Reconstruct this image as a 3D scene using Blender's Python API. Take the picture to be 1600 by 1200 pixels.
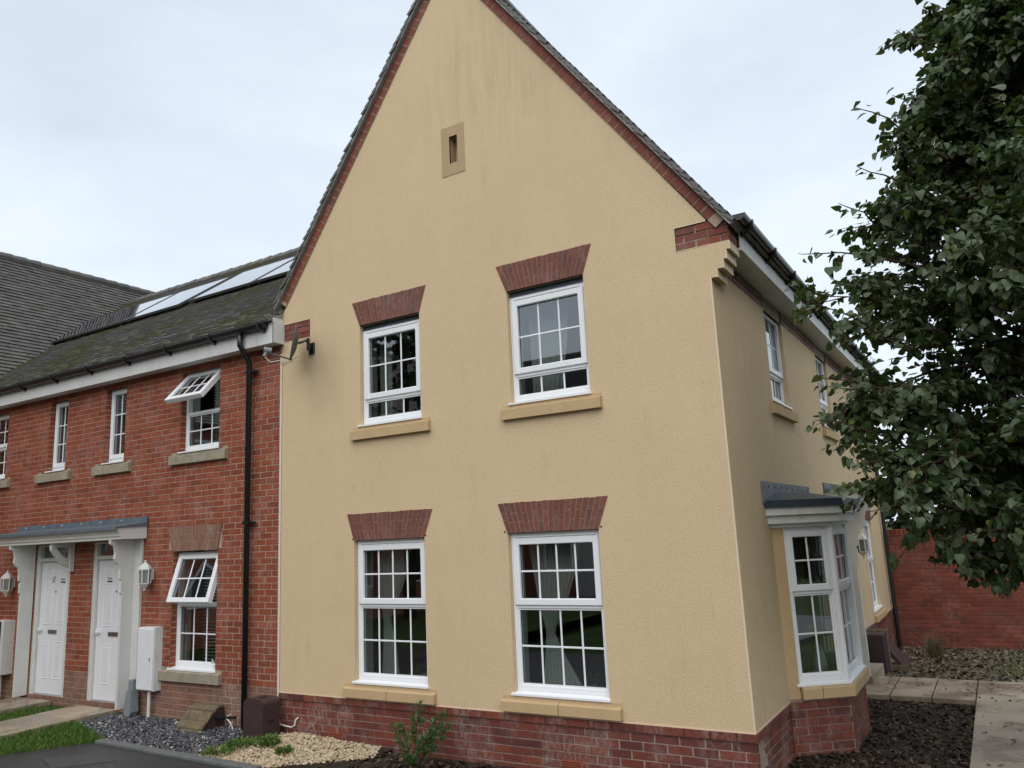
import bpy, bmesh, math, random
import numpy as np
from mathutils import Vector, Matrix, noise
random.seed(7); RNG = np.random.default_rng(7)
S = bpy.context.scene
COL = S.collection
for o in list(bpy.data.objects): bpy.data.objects.remove(o)
R = math.radians

# ------------------------------------------------------------------ camera
CAM = Vector((7.4225, -6.7768, 2.1768)); YAW, PIT, ROL = R(30.925), R(10.854), R(-2.679); FPX = 1223.8
def cam_axes():
    cy, sy, cp, sp = math.cos(YAW), math.sin(YAW), math.cos(PIT), math.sin(PIT)
    f = Vector((-sy*cp, cy*cp, sp)); r = Vector((cy, sy, 0)); u = r.cross(f)
    c, s = math.cos(ROL), math.sin(ROL)
    return c*r+s*u, -s*r+c*u, f
CR, CU, CF = cam_axes()
cd = bpy.data.cameras.new('camera'); co = bpy.data.objects.new('camera', cd); COL.objects.link(co)
co.matrix_world = Matrix(((CR.x, CU.x, -CF.x, CAM.x), (CR.y, CU.y, -CF.y, CAM.y), (CR.z, CU.z, -CF.z, CAM.z), (0, 0, 0, 1)))
cd.sensor_width = 36; cd.lens = 36*FPX/1600; cd.clip_end = 2000; cd.clip_start = 0.05
S.camera = co
S.render.resolution_x, S.render.resolution_y = 1024, 768
def pix(p):
    d = Vector(p)-CAM; D = d.dot(CF)
    if D < .1: return (-9999, -9999, D)
    return (800+FPX*d.dot(CR)/D, 600-FPX*d.dot(CU)/D, D)

# ------------------------------------------------------------------ sky, sun, exposure
SUN_EL, SUN_AZ = R(48), R(162)          # azimuth clockwise from +Y (north): light comes from the front left
w = bpy.data.worlds.new("World"); S.world = w; w.use_nodes = True
nt = w.node_tree; nt.nodes.clear()
def wn(t, **k):
    n = nt.nodes.new(t)
    for a, b in k.items(): setattr(n, a, b)
    return n
sky = wn('ShaderNodeTexSky', sky_type='NISHITA', sun_disc=False, sun_elevation=SUN_EL, sun_rotation=SUN_AZ)
b1 = wn('ShaderNodeBackground'); b1.inputs[1].default_value = 0.10; nt.links.new(sky.outputs[0], b1.inputs[0])
tc = wn('ShaderNodeTexCoord'); mp = wn('ShaderNodeMapping'); mp.inputs['Scale'].default_value = (1, 1, 2.2)
nt.links.new(tc.outputs['Generated'], mp.inputs[0])
nz = wn('ShaderNodeTexNoise'); nz.inputs['Scale'].default_value = 1.9; nz.inputs['Detail'].default_value = 6; nz.inputs['Roughness'].default_value = .56
nt.links.new(mp.outputs[0], nz.inputs['Vector'])
cr = wn('ShaderNodeValToRGB'); cr.color_ramp.elements[0].position = .32; cr.color_ramp.elements[1].position = .68
cr.color_ramp.elements[0].color = (.515, .583, .655, 1); cr.color_ramp.elements[1].color = (.68, .745, .805, 1)
nt.links.new(nz.outputs['Fac'], cr.inputs[0])
b2 = wn('ShaderNodeBackground'); b2.inputs[1].default_value = 0.88; nt.links.new(cr.outputs[0], b2.inputs[0])
mx = wn('ShaderNodeMixShader'); mx.inputs[0].default_value = .9
nt.links.new(b1.outputs[0], mx.inputs[1]); nt.links.new(b2.outputs[0], mx.inputs[2])
wo = wn('ShaderNodeOutputWorld'); nt.links.new(mx.outputs[0], wo.inputs[0])
sl = bpy.data.lights.new('sun', 'SUN'); sl.energy = 1.3; sl.angle = R(70); sl.color = (1, .975, .94)
so = bpy.data.objects.new('sun', sl); COL.objects.link(so)
sd = Vector((math.sin(SUN_AZ)*math.cos(SUN_EL), math.cos(SUN_AZ)*math.cos(SUN_EL), math.sin(SUN_EL)))
so.rotation_euler = sd.to_track_quat('Z', 'Y').to_euler()
so.location = (0, -30, 40)
vs = S.view_settings; vs.view_transform = 'Standard'; vs.look = 'None'; vs.gamma = 1; vs.use_curve_mapping = False; vs.exposure = 0.70

# ------------------------------------------------------------------ materials
MATS = {}
class NB:
    def __init__(s, name):
        s.m = bpy.data.materials.new(name); s.m.use_nodes = True; s.t = s.m.node_tree; s.t.nodes.clear()
        s.out = s.n('ShaderNodeOutputMaterial'); s.pos = s.n('ShaderNodeNewGeometry')
    def n(s, t, **k):
        x = s.t.nodes.new(t)
        for a, b in k.items(): setattr(x, a, b)
        return x
    def l(s, a, b): s.t.links.new(a, b)
    def val(s, inp, v):
        if isinstance(v, (int, float)): inp.default_value = v
        elif isinstance(v, (tuple, list)): inp.default_value = tuple(v) if len(v) == 4 or inp.type == 'VECTOR' else (*v, 1)
        else: s.l(v, inp)
    def noise(s, scale, detail=4, rough=.55, stretch=None, w=None, dist=0):
        x = s.n('ShaderNodeTexNoise'); x.inputs['Scale'].default_value = scale; x.inputs['Detail'].default_value = detail
        x.inputs['Roughness'].default_value = rough; x.inputs['Distortion'].default_value = dist
        if stretch:
            m = s.n('ShaderNodeMapping'); m.inputs['Scale'].default_value = stretch; s.l(s.pos.outputs['Position'], m.inputs[0]); s.l(m.outputs[0], x.inputs['Vector'])
        else: s.l(s.pos.outputs['Position'], x.inputs['Vector'])
        return x.outputs['Fac']
    def ramp(s, f, *st):
        x = s.n('ShaderNodeValToRGB'); e = x.color_ramp.elements
        while len(e) < len(st): e.new(.5)
        for i, (p, c) in enumerate(st):
            e[i].position = p; e[i].color = (c, c, c, 1) if isinstance(c, (int, float)) else (*c, 1)
        s.l(f, x.inputs[0]); return x.outputs[0]
    def mix(s, f, a, b, mode='MIX'):
        x = s.n('ShaderNodeMix', data_type='RGBA', blend_type=mode); s.val(x.inputs[0], f); s.val(x.inputs[6], a); s.val(x.inputs[7], b); return x.outputs[2]
    def math(s, op, a, b=0.):
        x = s.n('ShaderNodeMath', operation=op); s.val(x.inputs[0], a); s.val(x.inputs[1], b); return x.outputs[0]
    def rnd(s):   # differs per object and per loose piece
        o = s.n('ShaderNodeObjectInfo'); return s.math('FRACT', s.math('ADD', o.outputs['Random'], s.pos.outputs['Random Per Island']))
    def bump(s, h, strength=.3, dist=.01):
        x = s.n('ShaderNodeBump'); x.inputs['Strength'].default_value = strength; x.inputs['Distance'].default_value = dist; s.l(h, x.inputs['Height']); return x.outputs[0]
    def bsdf(s, col, rough=.7, normal=None, metal=0, spec=.5, coat=0):
        x = s.n('ShaderNodeBsdfPrincipled'); s.val(x.inputs['Base Color'], col); s.val(x.inputs['Roughness'], rough)
        x.inputs['Metallic'].default_value = metal; x.inputs['Specular IOR Level'].default_value = spec
        if normal: s.l(normal, x.inputs['Normal'])
        s.l(x.outputs[0], s.out.inputs[0]); return x
def reg(k, b): MATS[k] = b.m; return b.m

b = NB('cream_render')
grain = b.noise(75, 4, .75); patch = b.noise(1.1, 5, .6); streak = b.noise(1.0, 6, .7, (7, 7, .6)); mid = b.noise(9, 5, .65); blot = b.noise(2.6, 4, .6)
c = b.mix(b.ramp(patch, (.3, 0), (.7, 1)), (.615, .463, .288), (.65, .496, .315))
c = b.mix(b.math('MULTIPLY', b.math('MULTIPLY', b.ramp(streak, (.5, 0), (.68, 1)), b.ramp(blot, (.48, 0), (.62, 1))), .42), c, (.47, .36, .225))
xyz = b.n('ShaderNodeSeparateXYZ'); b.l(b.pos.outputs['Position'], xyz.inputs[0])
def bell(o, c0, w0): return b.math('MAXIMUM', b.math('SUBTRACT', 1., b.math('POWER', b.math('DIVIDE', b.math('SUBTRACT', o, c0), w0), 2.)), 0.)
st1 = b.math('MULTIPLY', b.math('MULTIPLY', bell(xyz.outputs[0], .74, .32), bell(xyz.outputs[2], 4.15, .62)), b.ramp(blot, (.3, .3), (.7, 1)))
st2 = b.math('MULTIPLY', b.math('MULTIPLY', bell(xyz.outputs[0], 3.4, 1.3), bell(xyz.outputs[2], 7.3, 1.2)), b.ramp(streak, (.44, 0), (.62, 1)))
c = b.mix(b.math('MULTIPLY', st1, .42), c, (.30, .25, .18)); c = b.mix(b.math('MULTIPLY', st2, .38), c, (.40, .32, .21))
c = b.mix(b.math('MULTIPLY', b.ramp(mid, (.4, 0), (.65, 1)), .12), c, (.50, .375, .21))
c = b.mix(b.math('MULTIPLY', b.ramp(grain, (.36, 1), (.52, 0)), .5), c, (.36, .262, .145))
c = b.mix(b.math('MULTIPLY', b.ramp(grain, (.55, 0), (.68, 1)), .4), c, (.76, .60, .39))
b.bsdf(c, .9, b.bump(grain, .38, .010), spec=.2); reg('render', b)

b = NB('cream_bead'); b.bsdf(b.mix(b.noise(3), (.66, .52, .34), (.70, .57, .40)), .7); reg('bead', b)

def brick_mat(key, cols, effl=0., dirt=.3, bumpd=.004, rough=.8):
    b = NB(key); r = b.rnd()
    st = [((i+.5)/len(cols), c) for i, c in enumerate(cols)]
    c = b.ramp(r, *st)
    n1 = b.noise(38, 4, .65); n2 = b.noise(160, 2)
    c = b.mix(b.math('MULTIPLY', b.ramp(n1, (.35, 1), (.6, 0)), dirt), c, (.05, .022, .018))
    c = b.mix(b.math('MULTIPLY', b.ramp(n2, (.3, 1), (.5, 0)), .3), c, (.09, .035, .025))
    if effl:
        e1 = b.noise(3.2, 5, .7, (1, 1, .55)); e2 = b.noise(26, 3, .6, (1, 1, .5))
        e = b.math('MULTIPLY', b.ramp(e1, (.46, 0), (.68, 1)), b.ramp(e2, (.38, 0), (.62, 1)))
        c = b.mix(b.math('MULTIPLY', e, effl), c, (.42, .36, .33))
    b.bsdf(c, rough, b.bump(b.math('ADD', n1, n2), .6, bumpd), spec=.3); reg(key, b)
brick_mat('brick_red', [(.265, .064, .030), (.295, .072, .033), (.235, .054, .027), (.33, .088, .042), (.28, .068, .034), (.21, .05, .028)], .35, .22)
brick_mat('brick_brown', [(.235, .125, .085), (.26, .14, .095), (.205, .105, .072), (.28, .15, .10), (.25, .11, .075)], .4, .25)
brick_mat('brick_plinth', [(.175, .046, .031), (.205, .052, .032), (.13, .038, .029), (.245, .064, .036), (.16, .046, .034), (.19, .046, .030), (.105, .034, .028), (.22, .058, .034)], .5, .4, .006, .6)
brick_mat('brick_arch', [(.19, .070, .050), (.215, .078, .054), (.165, .062, .047), (.235, .082, .056), (.14, .062, .052), (.20, .07, .048)], .25, .35)
brick_mat('brick_verge', [(.20, .058, .04), (.235, .066, .042), (.17, .052, .038), (.26, .072, .043)], .2, .35)
brick_mat('brick_wall', [(.18, .045, .027), (.22, .053, .03), (.14, .036, .024), (.25, .063, .036)], .2, .3)
def simple(key, col, rough=.6, var=.12, scale=6, spec=.4, metal=0, bump=0, bscale=80, dirt=None, dirta=.3):
    b = NB(key); d = tuple(x*(1-var*2) for x in col)
    c = b.mix(b.ramp(b.noise(scale, 4, .6), (.3, 0), (.7, 1)), d, col)
    if dirt: c = b.mix(b.math('MULTIPLY', b.ramp(b.noise(scale*1.7, 6, .7, (1, 1, .4)), (.52, 0), (.74, 1)), dirta), c, dirt)
    b.bsdf(c, rough, b.bump(b.noise(bscale, 3), bump, .004) if bump else None, metal, spec); return reg(key, b)
simple('mortar_arch', (.34, .25, .195), .95, .12, 20, .1)
simple('mortar', (.45, .325, .235), .95, .12, 20, .1, bump=.5)
simple('mortar_dark', (.38, .29, .245), .95, .2, 12, .1, bump=.5, dirt=(.36, .32, .29), dirta=.7)
simple('mortar_wall', (.38, .23, .17), .95, .2, 9, .1)
simple('upvc', (.80, .81, .82), .28, .02, 3, .5)
simple('gasket', (.02, .02, .022), .6, .1)
simple('paint_white', (.64, .635, .60), .5, .05, 4, .4, dirt=(.42, .39, .33), dirta=.45)
simple('door_white', (.74, .75, .77), .35, .03, 3, .5, dirt=(.5, .5, .5), dirta=.2)
simple('stone_buff', (.52, .37, .205), .8, .05, 9, .2, bump=.15, bscale=220)
simple('stone_grey', (.36, .315, .235), .9, .14, 9, .2, bump=.5, bscale=90, dirt=(.17, .155, .10), dirta=.6)
simple('vent_stone', (.44, .31, .18), .8, .05, 9, .2)
simple('black_plastic', (.013, .014, .016), .3, .1, 8, .5)
simple('brown_plastic', (.058, .034, .034), .45, .1, 10, .4, dirt=(.11, .085, .08), dirta=.3)
simple('grey_plastic', (.23, .255, .27), .5, .08, 10, .4)
simple('lead', (.135, .175, .205), .5, .15, 9, .4, metal=.15, dirt=(.28, .30, .32), dirta=.4)
simple('lead_dark', (.045, .062, .08), .42, .12, 9, .5, metal=.1)
simple('lead_worn', (.19, .195, .21), .6, .25, 14, .4, dirt=(.38, .38, .38), dirta=.6)
simple('soffit', (.66, .66, .64), .5, .05, 3, .4, dirt=(.40, .37, .31), dirta=.5)
simple('undercloak', (.27, .255, .23), .9, .15, 12, .2)
simple('cloth', (.58, .59, .58), .95, .04, 5, .1)
simple('plaster', (.52, .53, .52), .9, .03, 3, .1)
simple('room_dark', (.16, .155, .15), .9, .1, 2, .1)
simple('chrome', (.33, .32, .28), .3, .1, 20, .6, metal=.85)
b = NB('slab'); c = b.ramp(b.rnd(), (.1, (.30, .245, .175)), (.4, (.36, .29, .205)), (.7, (.325, .26, .18)), (.95, (.40, .33, .235)))
wet = b.ramp(b.noise(2.2, 5, .65), (.42, 0), (.58, 1)); spk = b.noise(11, 5, .7); c = b.mix(b.math('MULTIPLY', wet, .6), c, (.17, .13, .09))
c = b.mix(b.math('MULTIPLY', b.ramp(spk, (.6, 0), (.68, 1)), .5), c, (.52, .45, .35))
b.bsdf(c, b.ramp(wet, (0, .6), (1, .22)), b.bump(b.noise(150, 3), .25, .004), spec=.5); reg('slab', b)
simple('kerb', (.15, .16, .155), .6, .15, 12, .4, bump=.3)
simple('asphalt', (.042, .042, .045), .34, .2, 14, .5, bump=.9, bscale=300)
simple('iron', (.07, .068, .066), .55, .2, 20, .5, bump=.5)
simple('soil', (.055, .042, .031), .95, .3, 8, .1, bump=.9, bscale=60)
simple('wood_old', (.20, .155, .095), .85, .25, 14, .2, bump=.5, dirt=(.10, .10, .055), dirta=.7)
simple('bark', (.075, .058, .042), .9, .25, 20, .2, bump=.8)
simple('twig', (.075, .045, .03), .8, .2, 20, .2)
simple('dish_grey', (.105, .115, .115), .5, .1, 12, .4)
simple('cable', (.68, .66, .60), .5, .05)
simple('pot', (.6, .6, .58), .6, .05)
simple('card', (.30, .19, .10), .8, .1)
simple('ground_grass', (.05, .085, .02), .95, .3, 1.5, .1, bump=.8, bscale=30)
b = NB('far_brick'); sx = b.n('ShaderNodeSeparateXYZ'); b.l(b.pos.outputs['Position'], sx.inputs[0]); cb_ = b.n('ShaderNodeCombineXYZ'); b.l(b.math('ADD', sx.outputs[0], sx.outputs[1]), cb_.inputs[0]); b.l(sx.outputs[2], cb_.inputs[1])
bt = b.n('ShaderNodeTexBrick'); b.l(cb_.outputs[0], bt.inputs['Vector']); bt.inputs['Scale'].default_value = 1; bt.inputs['Brick Width'].default_value = .225; bt.inputs['Row Height'].default_value = .075; bt.inputs['Mortar Size'].default_value = .006
bt.inputs['Color1'].default_value = (.25, .065, .035, 1); bt.inputs['Color2'].default_value = (.31, .085, .045, 1); bt.inputs['Mortar'].default_value = (.48, .36, .26, 1); b.bsdf(bt.outputs['Color'], .9, spec=.2); reg('far_brick', b)
simple('far_roof', (.06, .052, .05), .8, .2, 3, .2)
simple('far_glass', (.02, .025, .03), .08, .1, 3, .6)
simple('black', (.01, .01, .01), .5, 0)
simple('lamp_glass', (.22, .22, .21), .25, .1, 8, .5)
simple('red', (.45, .03, .03), .6, .1)
simple('yellow', (.62, .46, .03), .6, .1)
simple('air_red', (.42, .10, .055), .7, .1)
simple('sticker', (.42, .42, .43), .6, .15, 60)

def tile_mat(key, cols, moss, rough=.42):
    b = NB(key); c = b.ramp(b.rnd(), *[((i+.5)/len(cols), x) for i, x in enumerate(cols)])
    n = b.noise(45, 4, .65); c = b.mix(b.math('MULTIPLY', b.ramp(n, (.38, 1), (.6, 0)), .45), c, (.05, .046, .044))
    li = b.noise(90, 2); c = b.mix(b.math('MULTIPLY', b.ramp(li, (.62, 0), (.72, 1)), .5), c, (.26, .26, .23))
    m = b.math('MULTIPLY', b.ramp(b.noise(.9, 4, .6), (.46, 0), (.62, 1)), b.ramp(b.noise(17, 4, .7), (.38, 0), (.56, 1)))
    c = b.mix(b.math('MULTIPLY', m, moss), c, (.12, .125, .03))
    b.bsdf(c, rough, b.bump(b.math('ADD', n, li), .5, .006), spec=.45); reg(key, b)
tile_mat('tile_grey', [(.17, .162, .155), (.205, .195, .185), (.14, .135, .132), (.24, .225, .21), (.18, .165, .155)], .9)
tile_mat('tile_brown', [(.092, .082, .080), (.112, .099, .096), (.074, .068, .067), (.135, .12, .113)], .3)

b = NB('glass'); tr = b.n('ShaderNodeBsdfTransparent'); tr.inputs[0].default_value = (.54, .59, .57, 1)
gl = b.n('ShaderNodeBsdfGlossy'); gl.inputs['Roughness'].default_value = .015; gl.inputs[0].default_value = (.95, .97, 1, 1)
lw = b.n('ShaderNodeLayerWeight'); lw.inputs[0].default_value = .5
fr = b.math('ADD', b.math('MULTIPLY', b.math('POWER', lw.outputs['Facing'], 4.), .80), .19)
ms = b.n('ShaderNodeMixShader'); b.l(fr, ms.inputs[0]); b.l(tr.outputs[0], ms.inputs[1]); b.l(gl.outputs[0], ms.inputs[2]); b.l(ms.outputs[0], b.out.inputs[0]); reg('glass', b)
b = NB('solar'); x = b.bsdf(b.mix(b.ramp(b.noise(4, 4), (.3, 0), (.7, 1)), (.01, .014, .028), (.03, .035, .05)), .07, spec=1.0); x.inputs['Coat Weight'].default_value = 1; x.inputs['IOR'].default_value = 1.7; reg('solar', b)
simple('alu', (.55, .56, .57), .35, .08, 10, .5, metal=.7)

def leaf_mat(key, cols, back, rough=.42):
    b = NB(key); r = b.rnd(); c = b.ramp(r, *[((i+.5)/len(cols), x) for i, x in enumerate(cols)])
    c = b.mix(b.pos.outputs['Backfacing'], c, back)
    p = b.n('ShaderNodeBsdfPrincipled'); b.l(c, p.inputs['Base Color']); p.inputs['Roughness'].default_value = rough; p.inputs['Specular IOR Level'].default_value = .45
    t = b.n('ShaderNodeBsdfTranslucent'); b.l(b.mix(.5, c, (.10, .15, .02)), t.inputs[0])
    m = b.n('ShaderNodeMixShader'); m.inputs[0].default_value = .28; b.l(p.outputs[0], m.inputs[1]); b.l(t.outputs[0], m.inputs[2]); b.l(m.outputs[0], b.out.inputs[0]); reg(key, b)
leaf_mat('leaf_lime', [(.034, .066, .024), (.050, .090, .030), (.026, .050, .021), (.062, .104, .031), (.040, .074, .027), (.080, .118, .034), (.031, .060, .023), (.048, .086, .027), (.10, .13, .038), (.036, .068, .025), (.18, .185, .045)], (.085, .115, .055))
leaf_mat('leaf_shrub', [(.05, .11, .025), (.065, .14, .03), (.04, .09, .02), (.08, .16, .035)], (.08, .14, .05))
leaf_mat('leaf_grass', [(.085, .16, .022), (.11, .20, .028), (.07, .135, .02), (.135, .225, .035), (.16, .21, .05)], (.07, .14, .02), .6)
leaf_mat('leaf_dark', [(.012, .022, .011), (.016, .03, .014), (.01, .018, .01)], (.016, .026, .014), .6)
leaf_mat('leaf_dry', [(.26, .19, .10), (.20, .15, .09), (.16, .13, .07)], (.2, .15, .08), .8)
def chips(key, cols, rough=.6, spec=.4):
    b = NB(key); c = b.ramp(b.rnd(), *[((i+.5)/len(cols), x) for i, x in enumerate(cols)]); b.bsdf(c, rough, spec=spec); reg(key, b)
chips('slate_chip', [(.055, .055, .068), (.075, .072, .088), (.04, .04, .05), (.095, .09, .105), (.06, .055, .065), (.05, .05, .06), (.07, .068, .08), (.085, .08, .092), (.38, .36, .33)], .35)
chips('cream_gravel', [(.44, .34, .21), (.52, .42, .28), (.34, .25, .15), (.58, .49, .35), (.40, .30, .19), (.28, .20, .13)], .6)
chips('mulch', [(.026, .017, .012), (.04, .027, .019), (.018, .012, .009), (.055, .038, .027), (.032, .021, .015), (.022, .015, .011), (.12, .09, .06)], .75, .2)
chips('litter', [(.075, .055, .037), (.13, .10, .066), (.045, .033, .023), (.21, .17, .11), (.06, .055, .025)], .8)

# ------------------------------------------------------------------ mesh helpers
class Frame:            # a wall frame: u along the wall, d outwards, z up
    def __init__(s, ox, oy, dx, dy, rot=None):
        L = math.hypot(dx, dy); s.o = (ox, oy); s.d = (dx/L, dy/L); s.n = (s.d[1], -s.d[0]); s.len = L; s.rot = rot
    def __call__(s, u, d, z):
        if s.rot:
            dh, zh, a = s.rot; c, sn = math.cos(a), math.sin(a); dd, dz = d-dh, z-zh
            d = dh+dd*c-dz*sn; z = zh+dd*sn+dz*c
        return (s.o[0]+s.d[0]*u+s.n[0]*d, s.o[1]+s.d[1]*u+s.n[1]*d, z)
    def hinged(s, dh, zh, ang): f = Frame(*s.o, *s.d); f.rot = (dh, zh, ang); return f
FR = Frame(0, 0, 1, 0)                      # front wall plane y = 0
W = 5.511
RT = Frame(W, 0, 0, 1)                      # right wall plane x = W
ID = lambda x, y, z: (x, y, z)
class MB:
    def __init__(s): s.v = []; s.f = []; s.mi = []
    def add(s, vs, fs, mi=0):
        k = len(s.v); s.v += vs; s.f += [tuple(k+i for i in f) for f in fs]; s.mi += [mi]*len(fs); return s
    def fbox(s, F, u0, u1, d0, d1, z0, z1, mi=0, skip_back=False, bev=0):
        u0, u1 = min(u0, u1), max(u0, u1); d0, d1 = min(d0, d1), max(d0, d1); z0, z1 = min(z0, z1), max(z0, z1)
        if bev:
            e = bev; vs = [F(u, d, z) for (u, d, z) in ((u0, d0, z0), (u1, d0, z0), (u1, d0, z1), (u0, d0, z1), (u0, d1-e, z0), (u1, d1-e, z0), (u1, d1-e, z1), (u0, d1-e, z1), (u0+e, d1, z0+e), (u1-e, d1, z0+e), (u1-e, d1, z1-e), (u0+e, d1, z1-e))]
            fs = [(8, 9, 10, 11)]+[(4+i, 4+(i+1) % 4, 8+(i+1) % 4, 8+i) for i in range(4)]+[(i, (i+1) % 4, 4+(i+1) % 4, 4+i) for i in range(4)]
            if not skip_back: fs.append((3, 2, 1, 0))
        else:
            vs = [F(u, d, z) for (u, d, z) in ((u0, d0, z0), (u1, d0, z0), (u1, d0, z1), (u0, d0, z1), (u0, d1, z0), (u1, d1, z0), (u1, d1, z1), (u0, d1, z1))]
            fs = [(4, 5, 6, 7)]+[(i, (i+1) % 4, 4+(i+1) % 4, 4+i) for i in range(4)]
            if not skip_back: fs.append((3, 2, 1, 0))
        return s.add(vs, fs, mi)
    def box(s, x0, x1, y0, y1, z0, z1, mi=0, bev=0): return s.fbox(lambda u, d, z: (u, -d, z), x0, x1, -y1, -y0, z0, z1, mi, bev=bev)
    def prism(s, P, poly, a, b, mi=0):      # poly of 2D points extruded a..b; P(p, q, t) -> xyz
        n = len(poly); vs = [P(p, q, a) for p, q in poly]+[P(p, q, b) for p, q in poly]
        return s.add(vs, [tuple(range(n))[::-1], tuple(range(n, 2*n))]+[(i, (i+1) % n, n+(i+1) % n, n+i) for i in range(n)], mi)
    def tube(s, pts, rad, seg=8, cap=True, mi=0):
        pts = [Vector(p) for p in pts]; n = len(pts); vs = []
        rr = rad if isinstance(rad, (list, tuple)) else [rad]*n
        up = None
        for i, p in enumerate(pts):
            t = (pts[min(i+1, n-1)]-pts[max(i-1, 0)]).normalized()
            if up is None: up = Vector((0, 0, 1)) if abs(t.z) < .9 else Vector((1, 0, 0))
            a = t.cross(up).normalized(); bb = a.cross(t).normalized(); up = bb
            vs += [tuple(p+(a*math.cos(6.28319*k/seg)+bb*math.sin(6.28319*k/seg))*rr[i]) for k in range(seg)]
        fs = [(i*seg+k, i*seg+(k+1) % seg, (i+1)*seg+(k+1) % seg, (i+1)*seg+k) for i in range(n-1) for k in range(seg)]
        if cap: fs += [tuple(range(seg))[::-1], tuple(range((n-1)*seg, n*seg))]
        return s.add(vs, fs, mi)
    def lathe(s, prof, c=(0, 0, 0), seg=12, mi=0):
        n = len(prof); vs = [(c[0]+r*math.cos(6.28319*k/seg), c[1]+r*math.sin(6.28319*k/seg), c[2]+z) for r, z in prof for k in range(seg)]
        fs = [(i*seg+k, i*seg+(k+1) % seg, (i+1)*seg+(k+1) % seg, (i+1)*seg+k) for i in range(n-1) for k in range(seg)]
        return s.add(vs, fs+[tuple(range(seg))[::-1], tuple(range((n-1)*seg, n*seg))], mi)
    def mesh(s, name, mats, recalc=True, smooth=False):
        me = bpy.data.meshes.new(name); me.from_pydata(s.v, [], s.f)
        for m in (mats if isinstance(mats, (list, tuple)) else [mats]): me.materials.append(MATS[m])
        if any(s.mi): me.polygons.foreach_set('material_index', s.mi)
        if recalc:
            bm = bmesh.new(); bm.from_mesh(me); bmesh.ops.recalc_face_normals(bm, faces=bm.faces); bm.to_mesh(me); bm.free()
        if smooth: me.polygons.foreach_set('use_smooth', [True]*len(me.polygons))
        me.update(); return me
    def build(s, name, mats, parent=None, recalc=True, smooth=False): return link(name, s.mesh(name, mats, recalc, smooth), parent)
def link(name, me, parent=None):
    o = bpy.data.objects.new(name, me); COL.objects.link(o)
    if parent: setpar(o, parent)
    return o
BASE = {}
def setpar(o, p):
    o.parent = p
    o.matrix_parent_inverse = BASE.get(p, Matrix.Identity(4))
def empty(name, loc=(0, 0, 0), parent=None):
    o = bpy.data.objects.new(name, None); COL.objects.link(o); o.empty_display_size = .2
    if parent: setpar(o, parent)
    o.location = loc
    BASE[o] = Matrix.Translation(-Vector(loc)) if not parent else Matrix.Translation(-Vector(loc))
    return o
def tag(o, label=None, cat=None, group=None, kind=None):
    if label: o['label'] = label
    if cat: o['category'] = cat
    if group: o['group'] = group
    if kind: o['kind'] = kind
    return o
def thing(name, label, cat, loc=(0, 0, 0), group=None): return tag(empty(name, loc), label, cat, group)
def wall(F, u0, u1, z0, z1, holes, thick, mb=None, dface=0., lin=1):
    """thick wall with through openings; material 1 on the inner side and the inner half of the reveals"""
    mb = mb or MB(); us = sorted({u0, u1, *[h[i] for h in holes for i in (0, 1)]}); zs = sorted({z0, z1, *[h[i] for h in holes for i in (2, 3)]})
    us = [u for u in us if u0 <= u <= u1]; zs = [z for z in zs if z0 <= z <= z1]
    inside = lambda u, z: any(h[0] < u < h[1] and h[2] < z < h[3] for h in holes)
    D0, D1, DM = dface-thick, dface, dface-.12
    for i in range(len(us)-1):
        for j in range(len(zs)-1):
            a, b_, c, d = us[i], us[i+1], zs[j], zs[j+1]
            if inside((a+b_)/2, (c+d)/2): continue
            mb.add([F(a, D1, c), F(b_, D1, c), F(b_, D1, d), F(a, D1, d)], [(0, 1, 2, 3)])
            mb.add([F(a, D0, c), F(b_, D0, c), F(b_, D0, d), F(a, D0, d)], [(3, 2, 1, 0)], lin)
    for h in holes:
        a, b_, c, d = h[:4]
        for (p, q) in (((a, c), (a, d)), ((b_, d), (b_, c)), ((a, d), (b_, d)), ((b_, c), (a, c))):
            for (x, y, mi) in ((D1, DM, 0), (DM, D0, lin)):
                mb.add([F(p[0], x, p[1]), F(q[0], x, q[1]), F(q[0], y, q[1]), F(p[0], y, p[1])], [(0, 1, 2, 3)], mi)
    return mb
# ------------------------------------------------------------------ brick courses
BM = {}
def brick_mesh(wd, h, mat, depth=.05):
    k = (round(wd, 2), round(h, 3), mat, depth)
    if k not in BM:
        wd = k[0]; BM[k] = MB().fbox(FR, -wd/2, wd/2, -depth, 0, -h/2, h/2, skip_back=True, bev=.0025).mesh('brick', mat, recalc=False)
    return BM[k]
def brick_rects(u0, u1, z0, z1, holes, course=.075, length=.225, off=0., joint=.010):
    out = []; n = int(round((z1-z0)/course))
    for i in range(n):
        zb = z0+i*course; zt = min(zb+course-joint, z1); s = u0-off-(length/2 if i % 2 else 0); segs = []
        while s < u1:
            a, b_ = max(s, u0), min(s+length-joint, u1)
            if b_-a > .02: segs.append((a, b_))
            s += length
        for h in holes:
            if min(zt, h[3])-max(zb, h[2]) > .5*(zt-zb):
                ns = []
                for a, b_ in segs:
                    if b_ <= h[0] or a >= h[1]: ns.append((a, b_))
                    else:
                        if h[0]-a > .006: ns.append((a, h[0]-.001))
                        if b_-h[1] > .006: ns.append((h[1]+.001, b_))
                segs = ns
        out += [(a, b_, zb, zt) for a, b_ in segs]
    return out
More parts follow.
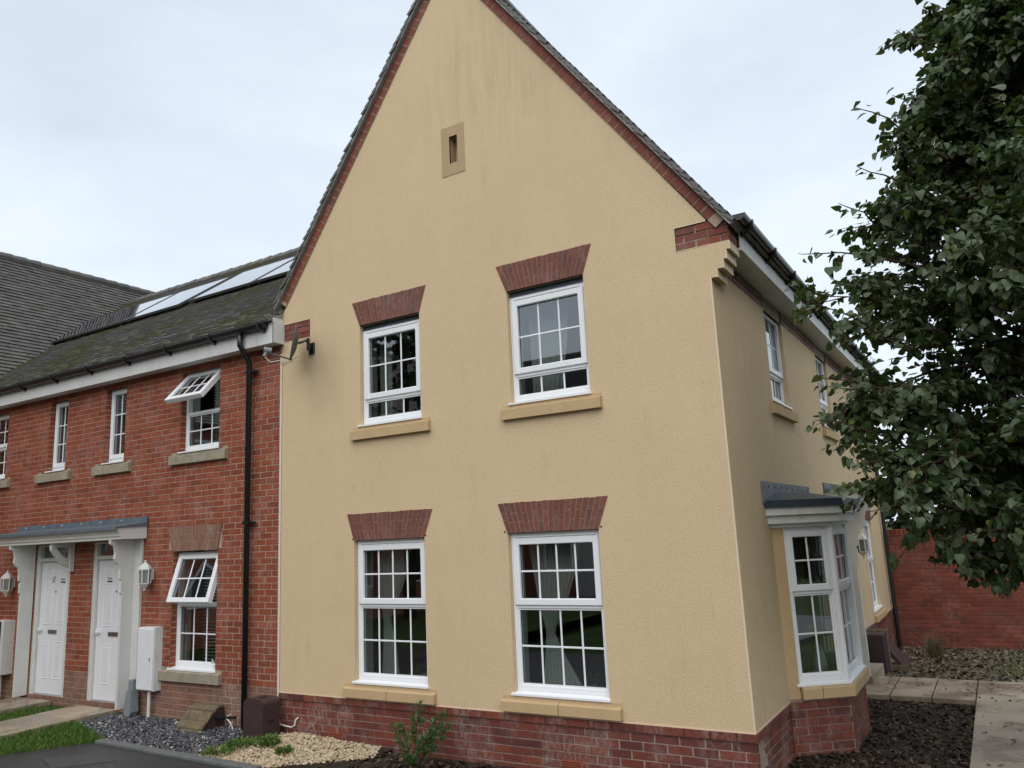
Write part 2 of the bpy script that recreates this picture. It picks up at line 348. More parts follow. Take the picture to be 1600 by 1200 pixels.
def lay(F, rects, parent, matf, nparts, name='brick', d=0., depth=.05, stuff_name='brickwork'):
    sc = []
    for r in rects:
        p = pix(F((r[0]+r[1])/2, d, (r[2]+r[3])/2)); vis = -20 < p[0] < 1620 and -20 < p[1] < 1220
        sc.append((0 if vis else 1, p[2] if p[2] > 0 else 999, r))
    sc.sort(key=lambda t: (t[0], t[1])); ang = math.atan2(F.d[1], F.d[0]); mbs = {}
    for i, (nv, dist, r) in enumerate(sc):
        m = matf(r); dd = d+random.uniform(-.0018, .0018)
        if i < nparts and not nv:
            o = link(name, brick_mesh(r[1]-r[0], r[3]-r[2], m, depth), parent)
            o.location = F((r[0]+r[1])/2, dd, (r[2]+r[3])/2); o.rotation_euler = (random.uniform(-.006, .006), random.uniform(-.004, .004), ang+random.uniform(-.006, .006))
        else:
            mbs.setdefault(m, MB()).fbox(F, r[0], r[1], d-depth, dd, r[2], r[3], skip_back=True, bev=.0025)
    for m, mb in mbs.items(): tag(mb.build(stuff_name, m, parent, recalc=False), kind='stuff')
# ------------------------------------------------------------------ roof tiles
def tile_arr(P, quads, lift=.03, thick=.014):
    """P(a, s, h): a along the eaves, s up the slope, h out of the slope; quads: (a0,a1,s0,s1)"""
    mb = MB()
    for a0, a1, s0, s1 in quads:
        j = random.uniform(-.003, .003); k = random.uniform(-.004, .005)
        h0, h1 = lift+k, .004; thick = lift+.004
        vs = [P(a0+.001, s0+j, h0), P(a1-.001, s0+j, h0+random.uniform(-.004, .004)), P(a1-.001, s1, h1), P(a0+.001, s1, h1), P(a0+.001, s0+j, h0-thick), P(a1-.001, s0+j, h0-thick), P(a1-.001, s1, h1-thick), P(a0+.001, s1, h1-thick)]
        mb.add(vs, [(0, 1, 2, 3), (4, 5, 1, 0), (4, 0, 3, 7), (1, 5, 6, 2)])
    return mb
def tile_quads(a0, a1, s1, clip=lambda a, s: True, tw=.165, g=.1, s0=0.):
    out = []; n = int((s1-s0)/g)
    for i in range(n):
        a = a0-(tw/2 if i % 2 else 0)
        while a < a1:
            x0, x1 = max(a, a0), min(a+tw, a1)
            if x1-x0 > .03 and clip((x0+x1)/2, s0+(i+.5)*g): out.append((x0, x1, s0+i*g, s0+(i+1)*g+.03))
            a += tw
    return out
# ------------------------------------------------------------------ windows
TERR_D = -.085
def window(parent, F, u0, u1, z0, z1, tr, up, lo, label=None, open_a=0., frame_d=-.055, vent=True, cill=True, fw=.042):
    """tr: transom height (None: one light). up/lo: (cols, rows) of small panes. Everything is a sub-part of one window."""
    d1 = frame_d; d0 = d1-.07
    m = MB(); zc = z0+(.03 if cill else 0)
    m.fbox(F, u0, u0+fw, d0, d1, zc, z1, bev=.004).fbox(F, u1-fw, u1, d0, d1, zc, z1, bev=.004)
    m.fbox(F, u0+fw, u1-fw, d0, d1-.001, z1-fw-(.022 if vent else 0), z1, bev=.004).fbox(F, u0+fw, u1-fw, d0, d1-.001, zc, zc+fw+.012, bev=.004)
    if tr: m.fbox(F, u0+fw, u1-fw, d0, d1-.001, tr-.03, tr+.012, bev=.004)
    wdw = m.build('window', 'upvc', parent)
    if label: wdw['label'] = label
    if cill: MB().prism(lambda p, q, t: F(t, p, q), [(d0, z0), (.022, z0-.004), (.022, z0+.014), (d1, z0+.03), (d0, z0+.03)], u0-.028, u1+.012).build('cill', 'upvc', wdw)
    if vent: MB().fbox(F, u0+fw+.02, (u0+u1)/2-.004, d1, d1+.016, z1-.045, z1-.03, bev=.003).fbox(F, (u0+u1)/2+.004, u1-fw-.02, d1, d1+.016, z1-.045, z1-.03, bev=.003).build('trickle_vent', 'upvc', wdw)
    lights = []
    ztop = z1-fw-(.022 if vent else 0)
    if tr: lights = [(tr+.012, ztop, up, True), (zc+fw+.012, tr-.03, lo, False)]
    else: lights = [(zc+fw+.012, ztop, up, True)]
    for (a, b_, (nc, nr), sash) in lights:
        G = F; p0, p1 = u0+fw, u1-fw
        if sash:
            if open_a: G = F.hinged(d1, b_, open_a)
            sw = .052; e = .012; q = MB(); ss0, ss1 = d0+.02, d1+.02
            q.fbox(G, p0-e, p0+sw, ss0, ss1, a-e, b_+e, bev=.007).fbox(G, p1-sw, p1+e, ss0, ss1, a-e, b_+e, bev=.007)
            q.fbox(G, p0+sw, p1-sw, ss0, ss1-.001, a-e, a+sw, bev=.007).fbox(G, p0+sw, p1-sw, ss0, ss1-.001, b_-sw, b_+e, bev=.007)
            q.build('sash', 'upvc', wdw); x0, x1, y0, y1 = p0+sw, p1-sw, a+sw, b_-sw; gd = d1-.018
        else:
            sw = .016; q = MB(); q.fbox(G, p0, p0+sw, d0, d1-.012, a, b_).fbox(G, p1-sw, p1, d0, d1-.012, a, b_).fbox(G, p0+sw, p1-sw, d0, d1-.013, a, a+sw).fbox(G, p0+sw, p1-sw, d0, d1-.013, b_-sw, b_)
            q.build('bead', 'upvc', wdw); x0, x1, y0, y1 = p0+sw, p1-sw, a+sw, b_-sw; gd = d1-.032
        q = MB(); gw = .006
        q.fbox(G, x0, x0+gw, gd-.004, gd+.003, y0, y1).fbox(G, x1-gw, x1, gd-.004, gd+.003, y0, y1).fbox(G, x0+gw, x1-gw, gd-.004, gd+.002, y0, y0+gw).fbox(G, x0+gw, x1-gw, gd-.004, gd+.002, y1-gw, y1)
        q.build('gasket', 'gasket', wdw)
        bw = .009
        for i in range(1, nc): uu = x0+(x1-x0)*i/nc; MB().fbox(G, uu-bw, uu+bw, gd-.004, gd+.007, y0, y1, bev=.003).build('glazing_bar', 'upvc', wdw)
        for j in range(1, nr): zz = y0+(y1-y0)*j/nr; MB().fbox(G, x0, x1, gd-.004, gd+.005, zz-bw, zz+bw, bev=.003).build('glazing_bar', 'upvc', wdw)
        for i in range(nc):
            for j in range(nr):
                a0, a1, c0, c1 = x0+(x1-x0)*i/nc, x0+(x1-x0)*(i+1)/nc, y0+(y1-y0)*j/nr, y0+(y1-y0)*(j+1)/nr
                MB().add([G(a0, gd, c0), G(a1, gd, c0), G(a1, gd, c1), G(a0, gd, c1)], [(0, 1, 2, 3)]).build('pane', 'glass', wdw, recalc=False)
    return wdw
def arch(parent, F, xl, xr, tl, tr_, zb, zt, mat, mort, ncol, d=.006, name='arch_brick'):
    H = zt-zb
    A = MB().prism(lambda p, q, t: F(p, t, q), [(xl, zb), (xr, zb), (tr_, zt), (tl, zt)], -.03, d-.0035).build('window_arch', mort, parent)
    g = .004
    def pt(f, h): a = xl+(xr-xl)*f; b_ = tl+(tr_-tl)*f; return a+(b_-a)*h
    for i in range(ncol):
        sp = .36 if i % 2 else .66
        jig = random.uniform(-.004, .004)
        for h0, h1 in ((0, sp-g/H), (sp+g/H, 1+random.uniform(0, .02))):
            f0, f1 = i/ncol, (i+1)/ncol; vs = []
            for dd in (-.03, d+jig*.4):
                for (f, h, s) in ((f0, h0, 1), (f1, h0, -1), (f1, h1, -1), (f0, h1, 1)): vs.append(F(pt(f, h)+s*g*(0 if (f in (0, 1)) else 1), dd, zb+H*h))
            MB().add(vs, [(4, 5, 6, 7), (0, 1, 5, 4), (1, 2, 6, 5), (2, 3, 7, 6), (3, 0, 4, 7)]).build(name, mat, A, recalc=False)
def sill(parent, F, u0, u1, z0, z1, mat, joints=0, proj=.055, horns=True):
    n = joints+1; L = (u1-u0)/n
    for i in range(n):
        a, b_ = u0+i*L+(.004 if i else 0), u0+(i+1)*L-(.004 if i < n-1 else 0); m = MB()
        m.prism(lambda p, q, t: F(t, p, q), [(-.06, z0), (proj, z0), (proj, z1-.004), (proj-.006, z1), (-.06, z1+.028)], a, b_)
        if horns and i == 0: m.fbox(F, a+.002, a+.10, -.05, .006, z1+.005, z1+.045)
        if horns and i == n-1: m.fbox(F, b_-.10, b_-.002, -.05, .006, z1+.005, z1+.045)
        m.build('sill', mat, parent)
def gutter(parent, P, t0, t1, zt, r=.055, mat='black_plastic'):
    """half round gutter; P(t, d, z); d measured out from the fascia"""
    prof = [(r+r*math.cos(math.pi+math.pi*k/8), zt+(r*1.05)*math.sin(math.pi+math.pi*k/8)) for k in range(9)]
    prof = prof+[(p*.93+.004, q+.004) for p, q in reversed(prof)]
    m = MB(); n = len(prof); vs = [P(t0, p, q) for p, q in prof]+[P(t1, p, q) for p, q in prof]
    m.add(vs, [(i, (i+1) % n, n+(i+1) % n, n+i) for i in range(n)]+[tuple(range(9))[::-1], tuple(range(n, n+9))])
    m.add([P(t1, p, q) for p, q in prof[:9]]+[P(t1+.004*(1 if t1 > t0 else -1), p, q) for p, q in prof[:9]], [tuple(range(9)), tuple(range(9, 18))])
    return m.build('gutter', mat, parent)

# ================================================================== GROUND
def sheet(name, poly, z, mat, kind='structure', zs=None, parent=None):
    m = MB(); m.add([(x, y, (zs(x, y) if zs else z)) for x, y in poly], [tuple(range(len(poly)))]); o = m.build(name, mat, parent, recalc=False); return tag(o, kind=kind) if kind else o
m = MB(); m.add([(-400, -400, -.25), (400, -400, -.25), (400, 400, -.25), (-400, 400, -.25)], [(0, 1, 2, 3)]); tag(m.build('ground', 'ground_grass', recalc=False), kind='structure')
sheet('lawn', [(-14, -60), (-1.72, -60), (-1.72, 0), (-14, 0)], .045, 'ground_grass')
def drive_poly(): return [(-1.74, -1.09), (7.2, -1.6), (16, -1.6), (16, -6), (-4.9, -6)]
m = MB(); m.prism(lambda p, q, t: (p, q, t), drive_poly(), -.2, .055); tag(m.build('driveway', 'asphalt'), kind='structure')
m = MB(); m.prism(lambda p, q, t: (p, q, t), [(-60, -17), (60, -17), (60, -13), (-60, -13)], -.24, .05); tag(m.build('road', 'asphalt'), kind='structure')
sheet('slate_bed', [(-3.05, -.62), (-1.72, -1.0), (-.25, -1.02), (-.25, .02), (-3.05, .02)], .05, 'soil')
sheet('gravel_bed', [(-.25, -1.02), (1.7, -1.3), (1.7, .02), (-.25, .02)], .028, 'soil')
sheet('front_bed', [(1.7, -1.5), (5.6, -1.5), (5.6, .02), (1.7, .02)], .0, 'soil')
gz = lambda x, y: .0 if y < 5.3 else -.2*min(1, (y-5.3)/4.6)
m = MB(); vs = [(x, y, gz(x, y)) for y in (-1.5, 5.3, 9.95) for x in (5.45, 6.92)]+[(x, y, gz(x, y)) for y in (5.3, 9.95) for x in (6.92, 12)]
m.add(vs, [(0, 1, 3, 2), (2, 3, 5, 4), (6, 7, 9, 8)]); tag(m.build('side_bed', 'soil', recalc=False), kind='structure')
sheet('side_lawn', [(7.5, -1.5), (14, -1.5), (14, 5.3), (7.5, 5.3)], .0, 'ground_grass')
# kerb edging between the slate and the drive, one block after another
kb = tag(MB().box(-1.70, .75, -1.12, -1.03, -.2, .03).build('kerb', 'kerb'), kind='structure')
x = -1.72
while x < .75:
    MB().fbox(Frame(x, -1.06-.03*(x+1.7), 1, -.02), 0, .905, -.002, .10, -.1, .085+random.uniform(-.004, .004), bev=.006).build('kerb_stone', 'kerb', kb); x += .915
# ---- paths of slabs, each slab its own piece
def slabs(name, rects, z, base):
    p = tag(MB().box(*base, -.2, z-.03).build(name, 'soil'), kind='structure')
    for (x0, x1, y0, y1) in rects:
        t = random.uniform(-.006, .006)
        P = lambda u, v, q: (x0+.006+u*(x1-x0-.012), y0+.006+v*(y1-y0-.012), q+t*(u-.5)+random.uniform(-.001, .001))
        e = .012; m = MB(); m.add([P(0, 0, z-.06), P(1, 0, z-.06), P(1, 1, z-.06), P(0, 1, z-.06), P(0, 0, z-.006), P(1, 0, z-.006), P(1, 1, z-.006), P(0, 1, z-.006), P(e, e, z), P(1-e, e, z), P(1-e, 1-e, z), P(e, 1-e, z)], [(8, 9, 10, 11)]+[(4+i, 4+(i+1) % 4, 8+(i+1) % 4, 8+i) for i in range(4)]+[(i, (i+1) % 4, 4+(i+1) % 4, 4+i) for i in range(4)])
        m.build('paving_slab', 'slab', p, recalc=False)
    return p
slabs('path', [(-3.98+.45*i, -3.98+.45*(i+1), -.62*(j+1)-.02, -.62*j-.02) for i in range(2) for j in range(5)], .10, (-3.97, -3.09, -3.1, -.03))
slabs('path', [(-5.6+.45*i, -5.6+.45*(i+1), -.62*(j+1)-.02, -.62*j-.02) for i in range(2) for j in range(5)], .11, (-5.59, -4.71, -3.1, -.03))
slabs('side_path', [(5.53, 6.03, 4.0, 4.62), (5.53, 6.03, 4.62, 5.24), (6.03, 6.48, 4.0, 4.62), (6.03, 6.48, 4.62, 5.24), (6.48, 6.93, 4.0, 4.62), (6.48, 6.93, 4.62, 5.24)]
      + [(6.93, 7.43, 5.24-.62*(i+1), 5.24-.62*i) for i in range(11)] + [(7.43, 7.93, 4.62, 5.24), (7.93, 8.43, 4.62, 5.24)], .08, (6.94, 7.42, -1.5, 5.2))

# ================================================================== RENDERED HOUSE
house = thing('rendered_house', 'cream rendered house with steep brick-edged gable and white georgian-bar windows', 'house', (2.75, 5, 0))
AX, AZ, SL = 2.72, 8.86, 1.40           # apex of the rendered gable, slope
HL = 10.2
OP = dict(ll=(1.187, 2.186, .66, 2.19), lr=(3.231, 4.232, .66, 2.19), ul=(1.301, 2.187, 3.475, 4.682), ur=(3.345, 4.241, 3.475, 4.682))
blocks = [(.03, .491, 4.69, 4.915), (5.21, W, 4.69, 4.915)]
VX0, VX1, VZ0, VZ1 = 2.68, 2.79, 6.33, 6.66
m = wall(FR, 0, W, .5, 4.915, list(OP.values())+blocks, .3)
def rake(z, side): return AX+(AZ-z)/SL*side
for z0, z1, a, b_ in ((4.915, VZ0, None, None), (VZ0, VZ1, 'L', None), (VZ0, VZ1, 'R', None), (VZ1, AZ, None, None)):
    l0, l1, r0, r1 = max(rake(z0, -1), 0), max(rake(z1, -1), 0), min(rake(z0, 1), W), min(rake(z1, 1), W)
    if a == 'L': r0 = r1 = VX0
    if a == 'R': l0 = l1 = VX1
    q = [(l0, z0), (r0, z0), (r1, z1), (l1, z1)]
    if a is None and z0 == 4.915: q = [(0, z0), (W, z0), (rake(z0+.02, 1) if rake(z0, 1) < W else W, z0+.02), (r1, z1), (l1, z1), (0, AZ-AX*SL if AZ-AX*SL > z0 else z0+.01)]
    if abs(l1-r1) < 1e-6: q = q[:3]
    m.add([FR(u, 0, z) for u, z in q], [tuple(range(len(q)))]); m.add([FR(u, -.3, z) for u, z in q], [tuple(range(len(q)))[::-1]], 1)
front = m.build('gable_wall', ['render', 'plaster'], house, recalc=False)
# vent slot
MB().add([FR(u, d, z) for d in (0, -.12) for u, z in ((VX0, VZ0), (VX1, VZ0), (VX1, VZ1), (VX0, VZ1))], [(0, 1, 5, 4), (1, 2, 6, 5), (2, 3, 7, 6), (3, 0, 4, 7), (4, 5, 6, 7)]).build('vent_slot', 'vent_stone', house, recalc=False)
m = MB(); a, b_, c, d = 2.57, 2.885, 6.19, 6.785
m.fbox(FR, a, VX0, -.02, .006, c, d).fbox(FR, VX1, b_, -.02, .006, c, d).fbox(FR, VX0, VX1, -.02, .005, c, VZ0).fbox(FR, VX0, VX1, -.02, .005, VZ1, d); m.build('vent_surround', 'vent_stone', house)
# side wall
RW = dict(u1=(1.93, 2.80, 3.475, 4.62), u2=(4.88, 5.74, 3.475, 4.62), u3=(7.9, 8.76, 3.475, 4.62), l3=(7.55, 8.5, .66, 2.15), door=(4.72, 5.62, .15, 2.35), bay=(1.35, 2.85, .55, 2.2))
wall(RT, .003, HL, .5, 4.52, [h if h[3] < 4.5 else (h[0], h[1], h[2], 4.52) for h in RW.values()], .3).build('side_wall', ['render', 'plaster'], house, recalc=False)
MB().fbox(RT, .01, HL, -.3, -.012, 4.52, 4.80).build('eaves_course', 'mortar_dark', house)
rects = brick_rects(.30, HL, 4.52, 4.67, [(h[0], h[1], 4.4, 4.64) for k, h in RW.items() if k[0] == 'u']); lay(RT, rects, house, lambda r: 'brick_plinth', 70, 'eaves_brick', d=0.004)
MB().box(.0, .3, .3, HL, .5, 4.9).box(.3, W-.3, HL-.3, HL, .5, 4.9).build('rear_wall', ['render'], house)
# floors, ceilings and partitions inside
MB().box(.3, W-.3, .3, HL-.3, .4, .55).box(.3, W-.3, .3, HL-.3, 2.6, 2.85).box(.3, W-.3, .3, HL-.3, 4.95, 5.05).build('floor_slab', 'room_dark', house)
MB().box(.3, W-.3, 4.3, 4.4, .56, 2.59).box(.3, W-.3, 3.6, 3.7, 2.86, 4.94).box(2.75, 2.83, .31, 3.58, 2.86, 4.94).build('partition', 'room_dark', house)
# plinth
MB().fbox(FR, 0, W-.004, -.3, -.010, -.3, .5).fbox(RT, .012, HL, -.29, -.010, -.3, .5).build('plinth', 'mortar_dark', house)
pl = house.children[-1]
lay(FR, brick_rects(.0, W, -.25, .425, [], off=.09), pl, lambda r: 'brick_plinth', 230, 'brick', d=-.004)
lay(RT, brick_rects(0.004, HL, -.25, .425, [], off=.16), pl, lambda r: 'brick_plinth', 40, 'brick', d=-.004)
lay(FR, brick_rects(.0, W+.012, .425, .50, [], off=.04, joint=.009), pl, lambda r: 'brick_plinth', 40, 'plinth_brick', d=.012)
lay(RT, brick_rects(-.010, HL, .425, .50, [], off=.02, joint=.009), pl, lambda r: 'brick_plinth', 12, 'plinth_brick', d=.012)
# bright edging beads of the render
m = MB(); m.fbox(FR, W-.012, W+.004, -.012, .004, .502, 4.37).fbox(FR, 0, W+.004, -.01, .005, .492, .502); m.fbox(RT, .005, HL, -.01, .004, .492, .502)
m.build('render_bead', 'bead', house); m = MB()
for x0, x1, z0, z1 in blocks: m.fbox(FR, x0, x1, -.01, .003, z0-.006, z0); m.fbox(FR, x0, x1, -.01, .003, z1, z1+.006) if x0 > 1 else None; m.fbox(FR, *((x0-.006, x0) if x0 > 1 else (x1, x1+.006)), -.01, .003, z0, z1)
tag(m.build('block_bead', 'bead', house), kind='stuff')
MB().fbox(FR, -.030, .0, -.02, .003, .49, 4.55).build('seam_strip', 'bead', house)
# corbel steps at the right eaves and the brick blocks
xp = W
for z0, z1, x1 in ((4.37, 4.445, 5.575), (4.445, 4.525, 5.637), (4.525, 4.61, 5.672), (4.61, 4.69, 5.707)):
    MB().fbox(FR, W, x1, -.30, 0, z0, z1).build('corbel_step', 'render', house)
    MB().fbox(FR, x1-.006, x1+.003, -.302, .003, z0-.004, z1-.006).build('corbel_bead', 'bead', house)
for (x0, x1, s) in ((.032, .489, 0), (5.212, 5.704, 1)):
    bk = MB().fbox(FR, x0, x1, -.30, -.018, 4.69, 4.915).build('corbel_block', 'mortar_dark', house)
    lay(FR, brick_rects(x0, x1, 4.692, 4.915, [], off=.03 if s else .12), bk, lambda r: 'brick_verge', 40, 'brick', d=-.008)
    if s: lay(Frame(5.694, 0.0, 0, 1), brick_rects(.012, .30, 4.692, 4.915, []), bk, lambda r: 'brick_verge', 9, 'brick', d=.012, depth=.02)
# gable verge: bricks set square to the slope, undercloak and verge tiles
ca = math.atan(SL); cu, su = math.cos(ca), math.sin(ca)
for side in (-1, 1):
    # origin at the apex of the render; s runs down the slope, h square to it
    P = lambda s, h, y, side=side: (AX+side*(s*cu+h*su), y, AZ-s*su+h*cu)
    smax = (AX-.07)/cu if side < 0 else (5.60-AX)/cu
    vb = MB().prism(lambda p, q, t: P(p, q, t), [(0, 0), (smax, 0), (smax, .10), (0.0, .10)], -.0135, .1).build('verge_course', 'mortar', house)
    s = .02; me = MB().prism(lambda p, q, t: P(p, q, t), [(0, .002), (.102, .002), (.102, .103), (0, .103)], -.017, .02).mesh('verge_brick', 'brick_verge')
    dv = Vector(P(1, 0, 0))-Vector(P(0, 0, 0))
    while s < smax-.1:
        o = link('verge_brick', me, vb); o.location = dv*s+Vector((random.uniform(-.001, .001), random.uniform(-.002, .002), 0)); s += .1125
    MB().prism(lambda p, q, t: P(p, q, t), [(-.05, .103), (smax+.10, .103), (smax+.10, .121), (-.05, .121)], -.068, .2).build('undercloak', 'undercloak', house)
    MB().prism(lambda p, q, t: P(p, q, t), [(-.02, .121), (smax+.10, .121), (smax+.10, .142), (-.02, .142)], -.05, .2).build('verge_mortar', 'undercloak', house)
    # roof deck and tiles
    SMX = (5.655-AX)/cu if side > 0 else (AX-.05)/cu
    MB().prism(lambda p, q, t: P(p, q, t), [(0, .05), (SMX-.05, .05), (SMX-.05, .135), (0, .135)], .2, HL+.05).build('roof_deck', 'undercloak', house)
    sm = smax+.13
    PT = lambda a, s, h, P=P, sm=SMX: P(sm-s, .142+h, a)
    qs = tile_quads(.155, HL+.05, SMX+.05)
    rc = lambda q: True
    tag(tile_arr(PT, qs).build('roof_tiles', 'tile_brown', house), kind='stuff')
    tm = None
    for i in range(int(SMX/.1)):
        s0 = i*.1
        if SMX-s0 > sm: continue
        wv = .165+.06; q = tile_arr(lambda a, s, h: PT(a, s, h), [(-.075, .15, 0, .13)]).mesh('verge_tile', 'tile_brown') if tm is None else tm
        tm = q; o = link('verge_tile', q, house); o.location = Vector(PT(0, s0, 0))-Vector(PT(0, 0, 0))+Vector((random.uniform(-.002, .002), random.uniform(-.012, .008), random.uniform(-.003, .003)))
m = MB()
for i in range(int(HL/.3)): m.tube([(AX, -.07+i*.3, AZ+.25), (AX, -.07+i*.3+.31, AZ+.25+random.uniform(0, .006))], .11, 10)
m.build('ridge', 'tile_brown', house)
# windows of the gable
wargs = dict(ll=((4, 2), (4, 2), 1.49), lr=((4, 2), (4, 2), 1.49), ul=((3, 2), (3, 1), 3.79), ur=((3, 2), (3, 1), 3.79))
for k, (u0, u1, z0, z1) in OP.items():
    up, lo, trz = wargs[k]; window(house, FR, u0, u1, z0+.002, z1-.004-(.05 if k[0] == 'u' else 0), trz, up, lo)
    if k[0] == 'u': MB().fbox(FR, u0, u1, -.10, -.062, z1-.06, z1).fbox(FR, u0, u1, -.12, -.045, z1-.058, z1-.05).build('head_strip', 'lead_dark', house)
arch(house, FR, 1.187, 2.186, 1.09, 2.302, 2.19, 2.482, 'brick_arch', 'mortar_arch', 19)
arch(house, FR, 3.231, 4.232, 3.131, 4.346, 2.19, 2.484, 'brick_arch', 'mortar_arch', 19)
arch(house, FR, 1.301, 2.187, 1.188, 2.288, 4.682, 4.974, 'brick_arch', 'mortar_arch', 18)
arch(house, FR, 3.345, 4.241, 3.231, 4.35, 4.682, 4.976, 'brick_arch', 'mortar_arch', 18)
sill(house, FR, 1.044, 2.295, .517, .61, 'stone_buff', 1); sill(house, FR, 3.099, 4.352, .517, .61, 'stone_buff', 1)
sill(house, FR, 1.179, 2.312, 3.324, 3.428, 'stone_buff'); sill(house, FR, 3.242, 4.358, 3.324, 3.428, 'stone_buff')
for u, z in ((1.17, 2.205), (2.20, 2.21), (3.20, 2.205), (4.26, 2.21)): MB().fbox(FR, u-.008, u+.008, 0, .004, z-.008, z+.008).build('weep_hole', 'black', house)
for u in (.78, 1.98, 3.7):
    ab = MB().fbox(FR, u, u+.215, -.02, .001, .06, .125).build('air_brick', 'air_red', house)
    for k in range(4): MB().fbox(FR, u+.01, u+.205, .001, .003, .066+.015*k, .072+.015*k).build('slot', 'black', ab)
# windows of the side wall
for k in ('u1', 'u2', 'u3'): window(house, RT, *RW[k][:2], RW[k][2]+.002, RW[k][3]-.02, 3.84, (3, 2), (3, 1)); sill(house, RT, RW[k][0]-.13, RW[k][1]+.13, 3.324, 3.428, 'stone_buff')
window(house, RT, *RW['l3'][:2], .662, 2.146, 1.45, (4, 2), (4, 2)); sill(house, RT, 7.42, 8.63, .517, .61, 'stone_buff', 1)
arch(house, RT, 7.55, 8.5, 7.45, 8.6, 2.15, 2.44, 'brick_arch', 'mortar_arch', 17)
# eaves: soffit, fascia, gutter with brackets
MB().box(W-.02, 5.72, .302, HL, 4.682, 4.70).build('soffit', 'soffit', house)
MB().box(5.72, 5.74, .30, HL, 4.675, 4.90).build('fascia', 'soffit', house)
gutter(house, lambda t, d, z: (5.742+d, t, z), .06, HL, 4.935, .058)
for i in range(11):
    y = .30+.92*i; MB().prism(lambda p, q, t: (5.741+p, t, q), [(0, 4.80), (.05, 4.83), (.125, 4.88), (.126, 4.945), (.116, 4.945), (.0, 4.93)], y, y+.035).build('gutter_bracket', 'black_plastic', house)
MB().tube([(5.80, 9.75, 4.9), (5.80, 9.75, 4.7), (5.575, 9.75, 4.45), (5.575, 9.75, -.2)], .036, 10).build('downpipe', 'black_plastic', house)
# ---- bay window
BP = [(W, 1.25), (6.0, 1.645), (6.0, 2.56), (W, 2.955)]
def offs(k):           # plan of the bay pushed outwards
    f = Frame(*BP[0], BP[1][0]-BP[0][0], BP[1][1]-BP[0][1]); t = k*math.tan(0.5*math.acos(f.d[1]))
    ix = BP[1][0]+k; a = 1.0/f.d[0]
    y1 = BP[1][1]-t
    ya = y1-(ix-W)*f.d[1]/f.d[0]
    return [(W, ya), (ix, y1), (ix, BP[2][1]+t), (W, BP[2][1]+t+(ix-W)*f.d[1]/f.d[0])]
pz = lambda p, q, t: (p, q, t)
bay = MB().prism(pz, offs(-.012), -.3, .515).build('bay_window', 'mortar_dark', house)
bp = offs(0)
FC = [Frame(*bp[i], bp[i+1][0]-bp[i][0], bp[i+1][1]-bp[i][1]) for i in range(3)]
for f, nn in zip(FC, (60, 40, 0)): lay(f, brick_rects(.0, f.len, -.25, .50, [], off=.06), bay, lambda r: 'brick_plinth', nn, 'brick', d=-.001)
def split(poly, z0, z1, name, mat, e=.0):   # stone sill course
    MB().prism(pz, poly, z0, z1).build(name, mat, bay)
q = offs(.045); mid = ((q[0][0]+q[1][0])/2-.04, (q[0][1]+q[1][1])/2-.033); mi = ((offs(-.2)[0][0]+offs(-.2)[1][0])/2, (offs(-.2)[0][1]+offs(-.2)[1][1])/2)
f0 = FC[0]; n0 = f0.n; dd0 = f0.d
inn = offs(-.14)
def ptin(p): return (p[0]-n0[0]*.185, p[1]-n0[1]*.185)
def frus(poly, top, z0, z1, z2, nm):
    n = len(poly); vs = [(x, y, z0) for x, y in poly]+[(x, y, z1) for x, y in poly]+[(x, y, z2) for x, y in top]
    MB().add(vs, [tuple(range(n))[::-1]]+[(i, (i+1) % n, n+(i+1) % n, n+i) for i in range(n)]+[(n+i, n+(i+1) % n, 2*n+(i+1) % n, 2*n+i) for i in range(n)]+[tuple(range(2*n, 3*n))]).build(nm, 'stone_buff', bay)
L0 = math.hypot(q[1][0]-q[0][0], q[1][1]-q[0][1]); g = .004
cut = lambda P0, t: (P0[0]+dd0[0]*t, P0[1]+dd0[1]*t)
A0 = cut(q[0], .16); A1 = cut(q[0], .36-g); A2 = cut(q[0], .36+g)
sh = lambda p, k=.14: (p[0]-n0[0]*k, p[1]-n0[1]*k)
frus([A0, A1, sh(A1), sh(A0)], [sh(A0, .01), sh(A1, .01), sh(A1, .13), sh(A0, .13)], .517, .605, .625, 'sill')
qc = [A2, q[1], q[2], (q[2][0]-.14, q[2][1]), (q[1][0]-.14, q[1][1]+.065), sh(A2)]
frus(qc, [sh(A2, .008), (q[1][0]-.008, q[1][1]+.004), (q[2][0]-.008, q[2][1]), (q[2][0]-.13, q[2][1]), (q[1][0]-.13, q[1][1]+.06), sh(A2, .13)], .517, .605, .625, 'sill')
MB().fbox(FC[2], .0, FC[2].len-.1, -.10, .045, .517, .61).build('sill', 'stone_buff', bay)
# cream jambs against the house wall
MB().fbox(FC[0], -.08, .115, -.12, .004, .517, 2.16).build('bay_jamb', 'stone_buff', bay); MB().fbox(FC[2], FC[2].len-.115, FC[2].len+.08, -.12, .004, .517, 2.16).build('bay_jamb', 'stone_buff', bay)
def baylight(F, u0, u1, cols): window(house, F, u0, u1, .632, 2.12, 1.50, cols, cols, frame_d=-.03, vent=False, fw=.048)
baylight(FC[0], .115, FC[0].len-.0, (2, 2)); baylight(FC[1], .0, FC[1].len, (3, 2)); baylight(FC[2], .0, FC[2].len-.115, (2, 2))
MB().tube([(bp[1][0]-.03, bp[1][1]+.015, .66), (bp[1][0]-.03, bp[1][1]+.015, 2.14)], .035, 8).build('corner_post', 'upvc', bay)
MB().tube([(bp[2][0]-.03, bp[2][1]-.015, .66), (bp[2][0]-.03, bp[2][1]-.015, 2.14)], .035, 8).build('corner_post', 'upvc', bay)
MB().prism(pz, offs(.02), 2.12, 2.16).build('bay_head', 'upvc', bay)
MB().prism(pz, offs(.09), 2.16, 2.24).build('bay_fascia', 'paint_white', bay)
MB().prism(pz, offs(.125), 2.24, 2.315).build('bay_fascia', 'paint_white', bay)
